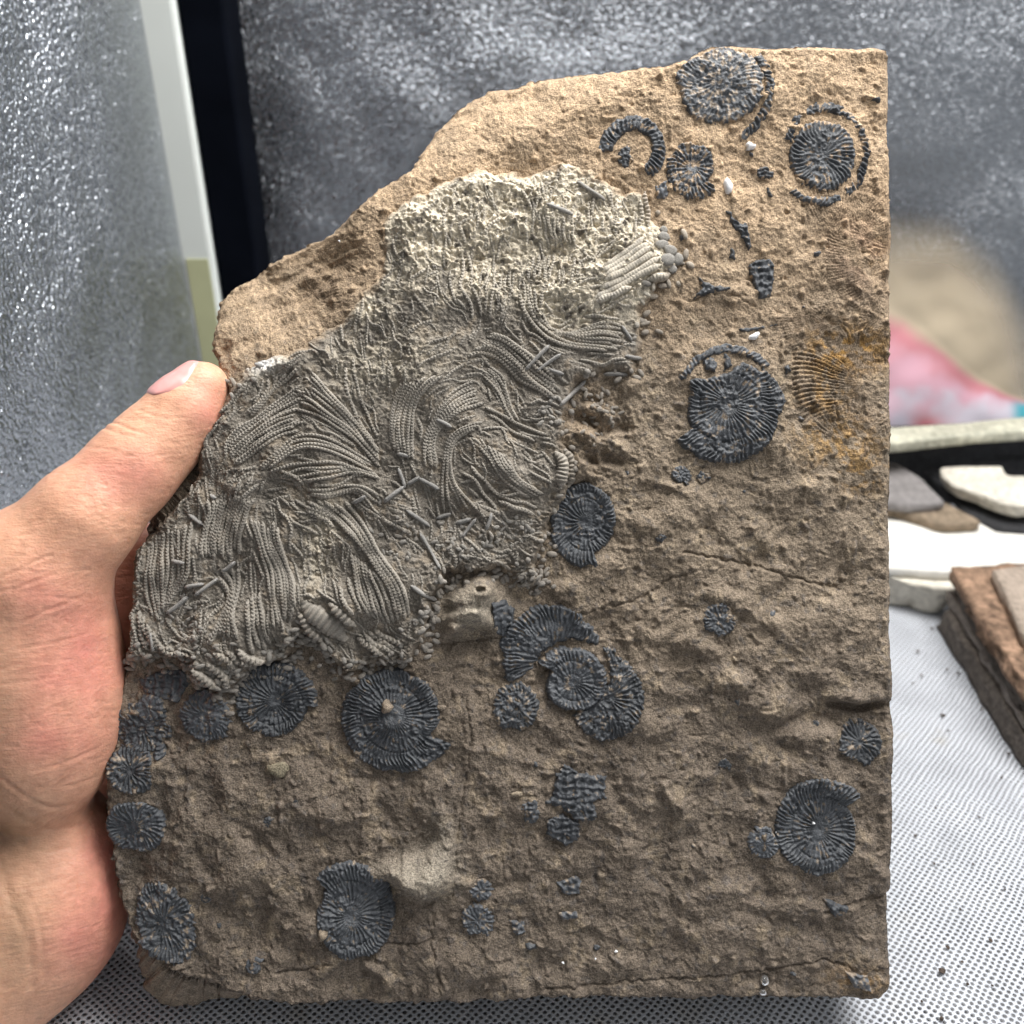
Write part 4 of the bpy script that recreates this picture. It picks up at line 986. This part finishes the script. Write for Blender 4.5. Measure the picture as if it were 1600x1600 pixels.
def surface_nets(Fv, org, h):
    nx, ny, nz = Fv.shape
    s = Fv < 0
    c = [s[i:nx - 1 + i, j:ny - 1 + j, k:nz - 1 + k] for i in (0, 1) for j in (0, 1) for k in (0, 1)]
    tot = sum(a.astype(np.int8) for a in c); act = (tot > 0) & (tot < 8)
    idx = np.argwhere(act); n = len(idx)
    vid = np.full(act.shape, -1, np.int64); vid[act] = np.arange(n)
    acc = np.zeros((n, 3)); cnt = np.zeros(n)
    corners = [(i, j, k) for i in (0, 1) for j in (0, 1) for k in (0, 1)]
    for a in range(8):
        for b in range(a + 1, 8):
            ca, cb = np.array(corners[a]), np.array(corners[b])
            if np.abs(ca - cb).sum() != 1: continue
            fa = Fv[tuple((idx + ca).T)]; fb_ = Fv[tuple((idx + cb).T)]
            m = (fa < 0) != (fb_ < 0)
            t = np.where(m, fa / (fa - fb_ + 1e-12), 0)
            acc[m] += (ca + t[:, None] * (cb - ca))[m]; cnt[m] += 1
    V = (idx + acc / cnt[:, None]) * h + org
    quads = []
    for ax in range(3):
        o1, o2 = [(1, 2), (2, 0), (0, 1)][ax]
        sl0 = [slice(1, -1)] * 3; sl1 = [slice(1, -1)] * 3
        sl0[ax] = slice(0, -1); sl1[ax] = slice(1, None)
        A0 = s[tuple(sl0)]; A1 = s[tuple(sl1)]
        for flip, m in ((False, A0 & ~A1), (True, ~A0 & A1)):
            e = np.argwhere(m)
            off_ = np.ones(3, int); off_[ax] = 0
            e = e + off_
            d1 = np.zeros(3, int); d1[o1] = 1; d2 = np.zeros(3, int); d2[o2] = 1
            q = [vid[tuple((e - d1 - d2).T)], vid[tuple((e - d2).T)], vid[tuple(e.T)], vid[tuple((e - d1).T)]]
            q = np.stack(q, 1)
            quads.append(q[:, ::-1] if flip else q)
    Qh = np.vstack(quads)
    return V, Qh[(Qh >= 0).all(1)]

HV = 1.0
lo = np.array([-178.0, -160.0, -66.0]); hi = np.array([-44.0, 48.0, 44.0])
gxs = [np.arange(lo[i], hi[i], HV) for i in range(3)]
PX, PY, PZ = np.meshgrid(*gxs, indexing='ij')
def rcone(a, b, ra, rb):
    ba = b - a; l2 = (ba ** 2).sum()
    t = np.clip(((PX - a[0]) * ba[0] + (PY - a[1]) * ba[1] + (PZ - a[2]) * ba[2]) / l2, 0, 1)
    return np.sqrt((PX - a[0] - t * ba[0]) ** 2 + (PY - a[1] - t * ba[1]) ** 2 + (PZ - a[2] - t * ba[2]) ** 2) - (ra + (rb - ra) * t)
def ell(c, r, rot=0.0):
    cs, sn = math.cos(rot), math.sin(rot)
    dx, dy, dz = PX - c[0], PY - c[1], PZ - c[2]
    ux, uy = dx * cs + dy * sn, -dx * sn + dy * cs
    k0 = np.sqrt((ux / r[0]) ** 2 + (uy / r[1]) ** 2 + (dz / r[2]) ** 2)
    return (k0 - 1) * min(r)* (1 + .35 * (1 - min(r) / max(r)))
def smin(a, b, k):
    h_ = np.clip(.5 + .5 * (b - a) / k, 0, 1); return b + (a - b) * h_ - k * h_ * (1 - h_)
def chain(pts, k=1.2):
    d_ = None
    for (a, ra), (b, rb) in zip(pts[:-1], pts[1:]):
        q = rcone(a, b, ra, rb); d_ = q if d_ is None else smin(d_, q, k)
    return d_
THUMB = [(U(314, 608, -3), 7.6), (U(290, 642, -2), 9.5), (U(248, 690, 0), 10.4), (U(208, 732, 3), 11.4), (U(128, 812, 8), 13.2), (U(48, 905, 8), 17.5), (U(10, 1000, 4), 21.0)]
d_thumb = chain(THUMB, 3.0)
d_then = ell(U(48, 1062, 0), (24.0, 39.0, 23.0), R_(3))
d_a = smin(d_thumb, d_then, 9.0)
d_palm = ell(U(-20, 1110, -24), (27.0, 46.0, 22.0), R_(5))
d_hyp = ell(U(90, 1392, -14), (19.0, 29.0, 21.0), R_(-6))
d_wr = rcone(U(20, 1420, -10), U(-260, 1790, 4), 24.0, 25.0)
d_heel = smin(d_hyp, d_wr, 10.0)
fing = None
for (y0, l, r) in ((878, 1.0, 8.6), (1010, 1.12, 8.8), (1118, 1.05, 8.4), (1222, .82, 7.4)):
    q = chain([(U(70, y0 + 20, -28), r + 3), (U(150, y0, -42), r + .8), (U(150 + 120 * l, y0 - 22, -45), r), (U(150 + 215 * l, y0 - 34, -44), r - .6), (U(150 + 290 * l, y0 - 40, -42.5), r - 1.4)], 1.0)
    fing = q if fing is None else np.minimum(fing, q)
d_web = ell(U(120, 945, -36), (20.0, 30.0, 8.5), R_(4))
back = smin(smin(d_palm, fing, 5.0), d_web, 4.0)
d_b = smin(back, d_heel, 9.0)
DH = smin(d_a, d_b, 7.0)
HVt, HQ = surface_nets(DH, lo, HV)
# smooth and refine the coarse skin, then work creases into the fine mesh
tmp = np_mesh("tmp_skin", HVt, [HQ], M_ARM)
md = tmp.modifiers.new("a", 'SMOOTH'); md.factor = .5; md.iterations = 4
md = tmp.modifiers.new("b", 'SUBSURF'); md.levels = 1; md.render_levels = 1
dg = bpy.context.evaluated_depsgraph_get(); me2 = bpy.data.meshes.new_from_object(tmp.evaluated_get(dg))
HVt = np.empty(len(me2.vertices) * 3, np.float32); me2.vertices.foreach_get("co", HVt); HVt = HVt.reshape(-1, 3).astype(float)
Nn = np.empty(len(me2.vertices) * 3, np.float32); me2.vertices.foreach_get("normal", Nn); Nn = Nn.reshape(-1, 3).astype(float)
HQ = np.empty(len(me2.loops), np.int32); me2.loops.foreach_get("vertex_index", HQ); HQ = HQ.reshape(-1, 4)
bpy.data.objects.remove(tmp); bpy.data.meshes.remove(me2)
kz = 1 - HVt[:, 2] / 266.667
hpx = HVt[:, 0] * 6 / kz + 800; hpy = 800 - HVt[:, 1] * 6 / kz           # drawing coordinates of every skin point
front = sm(-0.1, 0.25, Nn[:, 2])
disp = .25 * fbm(hpx, hpy, 120, 2, 801)
ta = .30 * np.sin(hpy / 260.0) - .12
ru, rv = hpx * np.cos(ta) + hpy * np.sin(ta), -hpx * np.sin(ta) + hpy * np.cos(ta)
rdg = np.abs(fbm(ru / 5.0, rv, 13, 2, 803)); disp = disp - front * .16 * np.exp(-(rdg / .10) ** 2) * sm(-.3, .3, fbm(hpx, hpy, 60, 2, 804))
disp = disp - front * .05 * np.abs(fbm(hpx, hpy, 7, 2, 805))
CREASE = [([(172, 660), (188, 664), (205, 672), (225, 676)], .45, 3.0), ([(160, 668), (185, 678), (210, 682)], .35, 3.0), ([(130, 698), (170, 702), (205, 712)], .25, 3.5), ([(215, 640), (240, 648), (262, 655)], .2, 3.5),
          ([(0, 902), (30, 890), (65, 872), (80, 868)], .5, 3.0), ([(0, 925), (45, 912), (90, 896), (140, 890)], .45, 3), ([(80, 932), (120, 936), (165, 930)], .3, 3), ([(0, 975), (40, 970), (70, 955), (100, 945)], .35, 3), ([(0, 1020), (50, 1010), (110, 998), (150, 985)], .3, 3), ([(0, 1046), (40, 1036), (110, 1030)], .3, 3), ([(0, 1070), (40, 1066), (95, 1058)], .25, 3),
          ([(50, 1205), (90, 1195), (140, 1175), (165, 1160)], .3, 3.5), ([(0, 1215), (40, 1245), (80, 1262), (130, 1255)], .7, 5), ([(0, 1255), (40, 1285), (90, 1295), (130, 1288)], .8, 6), ([(0, 1300), (60, 1330), (110, 1325)], .45, 6), ([(60, 1232), (110, 1228), (150, 1214)], .3, 3.5),
          ([(0, 1350), (20, 1420), (45, 1470), (50, 1540)], .8, 10), ([(40, 1390), (62, 1450), (70, 1540)], .4, 6), ([(120, 1320), (125, 1370), (118, 1440)], .2, 4), ([(145, 1300), (160, 1360), (160, 1420)], .2, 4)]
for (pts, dep, wid) in CREASE:
    p = catmull(pts, 6.0); m = (hpx > p[:, 0].min() - 30) & (hpx < p[:, 0].max() + 30) & (hpy > p[:, 1].min() - 30) & (hpy < p[:, 1].max() + 30)
    d_ = line_dist(hpx[m], hpy[m], [tuple(q) for q in p])
    wid = max(2.4, wid * .8); disp[m] -= front[m] * (.75 if wid < 4 else .5) * (.35 + .9 * np.clip(.5 + fbm(hpx[m], hpy[m], 26, 2, 807), 0, 1)) * dep * (np.exp(-(d_ / wid) ** 2) - .35 * np.exp(-(d_ / (wid * 2.6)) ** 2))
HVt = HVt + Nn * disp[:, None]
SK = np.array([0.70, 0.385, 0.25]); PINK = np.array([0.70, 0.275, 0.215]); RED = np.array([0.50, 0.17, 0.13]); OLV = np.array([0.50, 0.31, 0.195])
hc = np.repeat(SK[None], len(HVt), 0)
nzh = fbm(hpx, hpy, 90, 3, 811)
for (cx, cy, rx, ry, c_, a) in [(190, 745, 70, 40, PINK, .8), (110, 1040, 110, 130, PINK, .7), (70, 1160, 80, 40, PINK, .5), (160, 1390, 60, 110, PINK, .95), (325, 640, 30, 50, PINK, .55), (60, 930, 70, 40, PINK, .4), (10, 1290, 90, 70, OLV, .8), (20, 1450, 50, 110, OLV, .8), (0, 1080, 50, 160, OLV, .5), (110, 1165, 50, 24, RED, .14), (120, 1010, 40, 18, RED, .10), (130, 1480, 60, 60, PINK, .5)]:
    hc = mixc(hc, c_, a * np.exp(-((hpx - cx) / rx) ** 2 - ((hpy - cy) / ry) ** 2) * (1 + .5 * nzh))
hc = mixc(hc, RED, sm(-16, -40, HVt[:, 2]) * .55)
hc = hc * (1 + .07 * fbm(hpx, hpy, 22, 2, 821))[:, None]

m, nt, b = new_mat("skin"); M_SKIN = m
at = N(nt, 'ShaderNodeAttribute', attribute_name="Col"); tc = N(nt, 'ShaderNodeTexCoord')
n1 = N(nt, 'ShaderNodeTexNoise', Scale=260.0, Detail=6.0, Roughness=.65); nt.links.new(tc.outputs['Object'], n1.inputs['Vector'])
r1 = ramp(nt, n1.outputs[0], [(.3, (.86, .82, .80, 1)), (.7, (1.1, 1.1, 1.1, 1))])
nt.links.new(mixcol(nt, at.outputs[0], r1, 1.0, 'MULTIPLY'), b.inputs['Base Color'])
mp = N(nt, 'ShaderNodeMapping'); mp.inputs['Rotation'].default_value = (0, 0, R_(10)); mp.inputs['Scale'].default_value = (0.35, 1.6, 1); nt.links.new(tc.outputs['Object'], mp.inputs['Vector'])
n2 = N(nt, 'ShaderNodeTexNoise', Scale=700.0, Detail=3.0, Roughness=.6); nt.links.new(mp.outputs[0], n2.inputs['Vector'])
v2 = N(nt, 'ShaderNodeTexVoronoi', Scale=1500.0); nt.links.new(tc.outputs['Object'], v2.inputs['Vector'])
bp = N(nt, 'ShaderNodeBump', Strength=.65, Distance=.00028); nt.links.new(n2.outputs[0], bp.inputs['Height'])
bp2 = N(nt, 'ShaderNodeBump', Strength=.45, Distance=.00010); nt.links.new(v2.outputs[0], bp2.inputs['Height']); nt.links.new(bp.outputs[0], bp2.inputs['Normal'])
nt.links.new(bp2.outputs[0], b.inputs['Normal'])
b.inputs['Roughness'].default_value = .50; b.inputs['Specular IOR Level'].default_value = .40
b.inputs['Subsurface Weight'].default_value = .22; b.inputs['Subsurface Radius'].default_value = (1.0, .35, .2); b.inputs['Subsurface Scale'].default_value = .0022

Hloc = HVt * .001
hand = np_mesh("hand", Hloc, [HQ], M_SKIN, None, hc)
hand.matrix_world = Matrix.Translation(Vector((0, 0, CZ))) @ ROT
tag(hand, "bare left hand gripping the slab's left edge, thumb in front", "hand")
# nail plate on the thumb tip
tipc = U(314, 608, -3); basec = U(278, 655, -1)
axv = tipc - basec; axl = np.linalg.norm(axv); axv /= axl
zc = np.array([0, 0, 1.0]); pv = np.cross(zc, axv); pv /= np.linalg.norm(pv)
if pv[0] > 0: pv = -pv
zc2 = np.cross(axv, pv); zc2 = zc2 if zc2[2] > 0 else -zc2
al = R_(55); dors = zc2 * math.cos(al) + pv * math.sin(al); lat = np.cross(dors, axv)
P = []; nu, nv = 22, 17
for i in range(nu):
    uu = i / (nu - 1)
    for j in range(nv):
        v = (j / (nv - 1) - .5) * 2
        wid = R_(46) * (max(0.0, 1 - abs(2 * uu - 1.0) ** 3.2) ** .5 * .75 + .25 * (1 - abs(2 * uu - 1)))
        a_ = .2 + uu * 15.2
        dr = math.cos(v * wid) * dors + math.sin(v * wid) * lat
        rs = np.linspace(3, 14, 120); pts = (basec + axv * a_)[None] + rs[:, None] * dr[None]
        ij = np.clip(((pts - lo) / HV).astype(int), 0, np.array(DH.shape) - 2); fr_ = (pts - lo) / HV - ij
        val = 0
        for c0 in (0, 1):
            for c1 in (0, 1):
                for c2 in (0, 1):
                    val = val + DH[ij[:, 0] + c0, ij[:, 1] + c1, ij[:, 2] + c2] * np.abs(1 - c0 - fr_[:, 0]) * np.abs(1 - c1 - fr_[:, 1]) * np.abs(1 - c2 - fr_[:, 2])
        hit = np.nonzero(val > 0)[0]; rad = rs[hit[0]] if len(hit) else 9.0
        ed = min(1 - abs(v), 2.2 * uu, 2.2 * (1 - uu)); rad += -.45 + .72 * min(1.0, ed / .16) ** .6
        P.append(basec + axv * a_ + rad * dr)
P = np.array(P); i = (np.arange(nu - 1)[:, None] * nv + np.arange(nv - 1)[None]).ravel()
Qn = np.stack([i, i + 1, i + nv + 1, i + nv], 1)
M_NAIL, nt, b = new_mat("nail"); b.inputs['Base Color'].default_value = (.76, .36, .33, 1); b.inputs['Roughness'].default_value = .30
b.inputs['Subsurface Weight'].default_value = .2; b.inputs['Subsurface Radius'].default_value = (1, .4, .3); b.inputs['Subsurface Scale'].default_value = .001
nail = np_mesh("thumb_nail", P * .001, [Qn], M_NAIL, hand)
nail["label"] = "short pink thumbnail"

# ------------------------------------------------------------------ stones and packet behind the slab on the right
def plate(name, pts, ztop, thick, mat, label, cat="stone", rough=.0012, sub=5, tilt=(0, 0), seed=0, under=.0):
    """flat stone: outline given as drawing points unprojected on the plane z=ztop"""
    P = np.array([on_plane(x, y, ztop)[:2] for x, y in pts])
    c = P.mean(0)
    ring = resample(np.vstack([P, P[:1]]), step=.0035)[:-1]; n = len(ring)
    dn = ring - c
    rows = []; prof = [(0.0, 0.0, 1), (.0, .0, 0), (-.0006, -.0012, 0)] 
    V = [];
    zs = [0, .0008] + list(np.linspace(.0025, thick, max(3, int(thick / .002))))
    nd = dn / (np.linalg.norm(dn, axis=1)[:, None] + 1e-9)
    arc_ = np.arange(n) * 3.5
    for kz_, z_ in enumerate(zs):
        off_ = (-.0012 if kz_ == 0 else 0) + rough * (perlin(arc_ / 7, np.full(n, z_ * 900), 901 + seed) + .8 * perlin(arc_ / 40, np.full(n, z_ * 450), 903 + seed)) * (1 if kz_ else .4) - under * z_
        r_ = ring + nd * np.broadcast_to(off_, (n,))[:, None]
        zz = ztop - z_ + (r_[:, 0] - c[0]) * tilt[0] + (r_[:, 1] - c[1]) * tilt[1]
        V.append(np.stack([r_[:, 0], r_[:, 1], zz], 1))
    # top interior rings
    inner = []
    for s_ in (.8, .55, .28):
        r_ = c + (V[0][:, :2] - c) * s_
        zz = ztop + (r_[:, 0] - c[0]) * tilt[0] + (r_[:, 1] - c[1]) * tilt[1] + .0006 * fbm(r_[:, 0] * 1000, r_[:, 1] * 1000, 14, 3, 905 + seed)
        inner.append(np.stack([r_[:, 0], r_[:, 1], zz], 1))
    allr = inner[::-1] + V; A_ = np.vstack(allr); nr_ = len(allr)
    i = np.arange(n); j = (i + 1) % n
    q = np.vstack([np.stack([i + n * r, i + n * (r + 1), j + n * (r + 1), j + n * r], 1) for r in range(nr_ - 1)])
    cv = np.vstack([[A_[:n].mean(0)], [A_[-n:].mean(0)]]); A_ = np.vstack([A_, cv]); t_ = len(A_) - 2
    tr = np.vstack([np.stack([np.full(n, t_), i, j], 1), np.stack([np.full(n, t_ + 1), j + n * (nr_ - 1), i + n * (nr_ - 1)], 1)])
    area2 = np.sum(P[:, 0] * np.roll(P[:, 1], -1) - P[:, 1] * np.roll(P[:, 0], -1))
    if area2 < 0: q = q[:, ::-1]; tr = tr[:, ::-1]
    org = np.array([c[0], c[1], ztop - thick])
    o = np_mesh(name, A_ - org, [q, tr], mat, None, None, smooth=True)
    o.location = org
    tag(o, label, cat)
    return o
M_PALE = plain_rock("pale_limestone", (.62, .58, .50), var=.22, fine=350)
M_WHITE = plain_rock("white_marl", (.70, .68, .63), var=.10, fine=200, coarse=30, rough=.6)
M_GSL = plain_rock("grey_slate", (.22, .205, .20), var=.2, fine=300)
M_BSL = plain_rock("brown_slate", (.22, .17, .12), var=.3, fine=300)
M_RUST = plain_rock("rusty_slate", (.235, .15, .10), var=.6, fine=260, coarse=90)
M_DSL = plain_rock("dark_brown_slate", (.105, .088, .075), var=.4, fine=400, coarse=120)
M_TSL = plain_rock("tan_slate", (.33, .27, .22), var=.25, fine=400, coarse=80)
M_TSL2 = plain_rock("grey_brown_slate", (.17, .145, .125), var=.35, fine=500, coarse=140)
M_GRN = plain_rock("greenish_limestone", (.46, .45, .36), var=.3, fine=300, coarse=60)
M_BLK = plain_rock("black_shale", (.03, .03, .032), var=.3)

plate("flat_stone", [(1330, 885), (1400, 884), (1450, 884), (1500, 892), (1512, 905), (1508, 915), (1490, 922), (1450, 917), (1410, 908), (1380, 898), (1330, 900)], .016, .0155, M_PALE, "cream rounded stone at the bottom of the heap, touching the mat", seed=1, under=.45)
plate("flat_stone", [(1300, 806), (1400, 800), (1500, 795), (1560, 792), (1620, 835), (1640, 872), (1600, 886), (1530, 893), (1480, 893), (1400, 888), (1300, 884)], .0205, .004, M_WHITE, "broad white stone plate under the brown slates", seed=2, rough=.0005)
plate("flat_stone", [(1310, 775), (1400, 770), (1470, 780), (1532, 812), (1531, 816), (1500, 817), (1468, 818), (1440, 808), (1400, 795), (1310, 790)], .0255, .0045, M_BSL, "thin brown slate lying on the white plate", seed=3, rough=.0007)
plate("flat_stone", [(1310, 718), (1400, 722), (1440, 745), (1478, 783), (1450, 788), (1420, 789), (1395, 785), (1310, 780)], .0300, .0042, M_GSL, "grey slate flake on top of the thin brown slate", seed=4, rough=.0006)
plate("flat_stone", [(1445, 735), (1475, 730), (1540, 770), (1620, 812), (1620, 830), (1560, 826), (1510, 800)], .0225, .0018, M_BLK, "black slate sliver in the shadow behind the grey flake", seed=5, rough=.0005)
plate("flat_stone", [(1468, 730), (1500, 727), (1566, 727), (1572, 742), (1640, 745), (1660, 790), (1600, 792), (1560, 784), (1530, 770), (1492, 758), (1474, 742)], .0330, .0065, M_PALE, "pale broken limestone chunk with a yellow stain, under the overhanging plate", seed=6, rough=.0012, under=.3)
plate("flat_stone", [(1330, 672), (1400, 668), (1500, 660), (1620, 650), (1700, 655), (1700, 670), (1620, 672), (1500, 680), (1400, 692), (1330, 696)], .0480, .0052, M_GRN, "long greenish stone plate overhanging the dark gap", seed=7, rough=.0010)
plate("support_stone", [(1340, 690), (1640, 676), (1740, 680), (1740, 720), (1640, 716), (1340, 716)], .0265, .0262, M_BLK, "black stone block in the gap carrying the white and pale stones", seed=8)
plate("support_stone", [(1340, 668), (1640, 655), (1740, 655), (1740, 668), (1640, 668), (1340, 680)], .0420, .0410, M_BLK, "tall black stone block at the back under the greenish plate", seed=9)
plate("flat_stone", [(1476, 952), (1500, 945), (1640, 930), (1760, 1060), (1720, 1150), (1640, 1200), (1594, 1140), (1560, 1086), (1520, 1022)], .0110, .0105, M_DSL, "dark brown slate at the bottom of the right hand stack", seed=10, rough=.0016, under=-.1)
plate("flat_stone", [(1480, 922), (1520, 916), (1640, 910), (1764, 1010), (1744, 1110), (1690, 1150), (1640, 1150), (1600, 1118), (1560, 1050), (1514, 976)], .0165, .0048, M_TSL2, "thin grey brown slate second from the bottom of the right hand stack", seed=21, rough=.0022)
plate("flat_stone", [(1494, 908), (1520, 902), (1640, 894), (1762, 996), (1742, 1096), (1690, 1130), (1632, 1126), (1596, 1086), (1556, 1020), (1520, 958)], .0225, .0052, M_DSL, "dark flaky slate in the middle of the right hand stack", seed=22, rough=.0024)
plate("flat_stone", [(1487, 884), (1520, 884), (1640, 876), (1760, 980), (1740, 1080), (1680, 1110), (1625, 1096), (1594, 1058), (1550, 992), (1512, 926)], .0290, .0058, M_RUST, "rust brown slate just below the top plate of the right hand stack", seed=11, rough=.0024)
plate("flat_stone", [(1552, 888), (1600, 881), (1700, 880), (1780, 960), (1760, 1040), (1700, 1060), (1640, 1042), (1600, 990), (1575, 938)], .0345, .0052, M_TSL, "tan grey slate plate on top of the right hand stack", seed=12, rough=.0010)

# pink packet on the greenish plate, the foil's cream reflection painted above it
m, nt, b = new_mat("packet_painted_reflection"); M_PKT_REFL = m
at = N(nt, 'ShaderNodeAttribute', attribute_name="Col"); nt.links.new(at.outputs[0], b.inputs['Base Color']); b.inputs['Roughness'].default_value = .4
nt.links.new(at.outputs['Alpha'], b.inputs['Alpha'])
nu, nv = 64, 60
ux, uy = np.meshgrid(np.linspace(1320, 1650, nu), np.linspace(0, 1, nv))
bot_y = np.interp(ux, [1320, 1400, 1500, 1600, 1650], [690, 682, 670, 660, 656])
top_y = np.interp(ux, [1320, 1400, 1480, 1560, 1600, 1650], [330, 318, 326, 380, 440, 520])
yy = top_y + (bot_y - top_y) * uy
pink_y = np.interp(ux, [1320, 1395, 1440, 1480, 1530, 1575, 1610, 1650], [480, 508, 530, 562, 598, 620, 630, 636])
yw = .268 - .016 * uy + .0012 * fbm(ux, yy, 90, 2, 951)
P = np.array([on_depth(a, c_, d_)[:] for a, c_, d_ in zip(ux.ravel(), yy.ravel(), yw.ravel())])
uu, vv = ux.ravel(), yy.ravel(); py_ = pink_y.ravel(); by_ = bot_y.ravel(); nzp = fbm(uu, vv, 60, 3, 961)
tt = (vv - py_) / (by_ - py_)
pc_ = np.repeat(np.array([[.62, .52, .38]]), len(uu), 0)  # cream stands for the soft reflection in the foil
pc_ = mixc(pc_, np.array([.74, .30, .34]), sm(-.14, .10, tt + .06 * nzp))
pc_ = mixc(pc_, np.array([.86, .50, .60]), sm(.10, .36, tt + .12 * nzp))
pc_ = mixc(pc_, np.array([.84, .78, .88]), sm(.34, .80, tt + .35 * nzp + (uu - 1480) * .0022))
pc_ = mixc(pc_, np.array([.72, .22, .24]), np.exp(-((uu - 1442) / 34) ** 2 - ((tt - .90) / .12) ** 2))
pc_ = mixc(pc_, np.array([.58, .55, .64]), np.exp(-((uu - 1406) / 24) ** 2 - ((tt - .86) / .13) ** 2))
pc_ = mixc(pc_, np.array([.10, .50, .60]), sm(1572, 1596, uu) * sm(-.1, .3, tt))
al_ = np.clip(sm(0, .5, uy.ravel()) * .78 * sm(1640, 1500, uu + (vv - 500) * -.2) + sm(-.22, .12, tt) * 1.0, 0, 1)  # fades the painted reflection out into the wall
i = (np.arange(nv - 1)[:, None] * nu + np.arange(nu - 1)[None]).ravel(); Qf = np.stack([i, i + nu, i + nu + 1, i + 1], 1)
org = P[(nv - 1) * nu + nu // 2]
o = np_mesh("packet_reflection", P - org, [Qf], M_PKT_REFL, None, pc_); o.location = org
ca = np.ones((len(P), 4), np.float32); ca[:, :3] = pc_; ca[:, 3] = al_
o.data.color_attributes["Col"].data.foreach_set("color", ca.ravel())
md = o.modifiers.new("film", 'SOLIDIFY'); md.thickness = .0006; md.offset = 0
tag(o, "pink and white packet under a painted cream reflection, blurred against the silver wall", "packet")

# crumbs on the mat
M_CRUMB = plain_rock("rock_crumb", (.10, .075, .06), fine=1500, coarse=400)
CR = [(1472, 1518, 7), (1471, 1592, 6), (1481, 1481, 4), (1503, 1503, 3), (1430, 1306, 3), (1548, 1470, 3.5), (1434, 1018, 3.5), (1497, 1028, 3), (1497, 1052, 3), (1440, 1056, 3), (1426, 1068, 2.6), (1456, 982, 2.6), (1480, 1046, 3), (1473, 1118, 4), (1481, 1142, 3), (1575, 1178, 3.5), (1534, 1108, 3),
      (1460, 1350, 2.5), (1565, 1215, 3), (1530, 1277, 3), (1500, 1420, 2.6), (1512, 1538, 3.5), (1440, 1565, 3), (77, 1594, 4), (1550, 1540, 3), (1570, 1390, 2.6), (1462, 1262, 2.4), (1520, 1350, 2.4)]
import_v = np.array([[math.cos(a) * math.cos(e), math.sin(a) * math.cos(e), math.sin(e)] for e in (-.6, .3, 1.0) for a in np.linspace(0, 2 * np.pi, 6, endpoint=False)] + [[0, 0, 1]])
for x, y, r in CR:
    p = on_plane(x, y, .0006); depth = (p - CAM).dot(FWD); rr = .72 * r / F * depth
    V = import_v * np.array([rr * rng.uniform(.8, 1.5), rr * rng.uniform(.8, 1.2), rr * .7]) * (1 + .3 * rng.standard_normal((len(import_v), 1)) * .6)
    i = np.arange(6); j = (i + 1) % 6
    q = np.vstack([np.stack([i + 6 * k_, j + 6 * k_, j + 6 * k_ + 6, i + 6 * k_ + 6], 1) for k_ in range(2)]); t_ = np.stack([i + 12, j + 12, np.full(6, 18)], 1)
    o = np_mesh("rock_crumb", V, [q, t_, np.stack([np.full(4, 0), [2, 3, 4, 5], [1, 2, 3, 4]], 1)], M_CRUMB, None, None, smooth=False); o.location = p + Vector((0, 0, rr * .3)); o.rotation_euler = (0, 0, rng.uniform(0, 6))
    tag(o, "tiny dark rock crumb lying loose on the white mat", "crumb", "rock crumbs scattered on the mat")

bpy.context.view_layer.update()
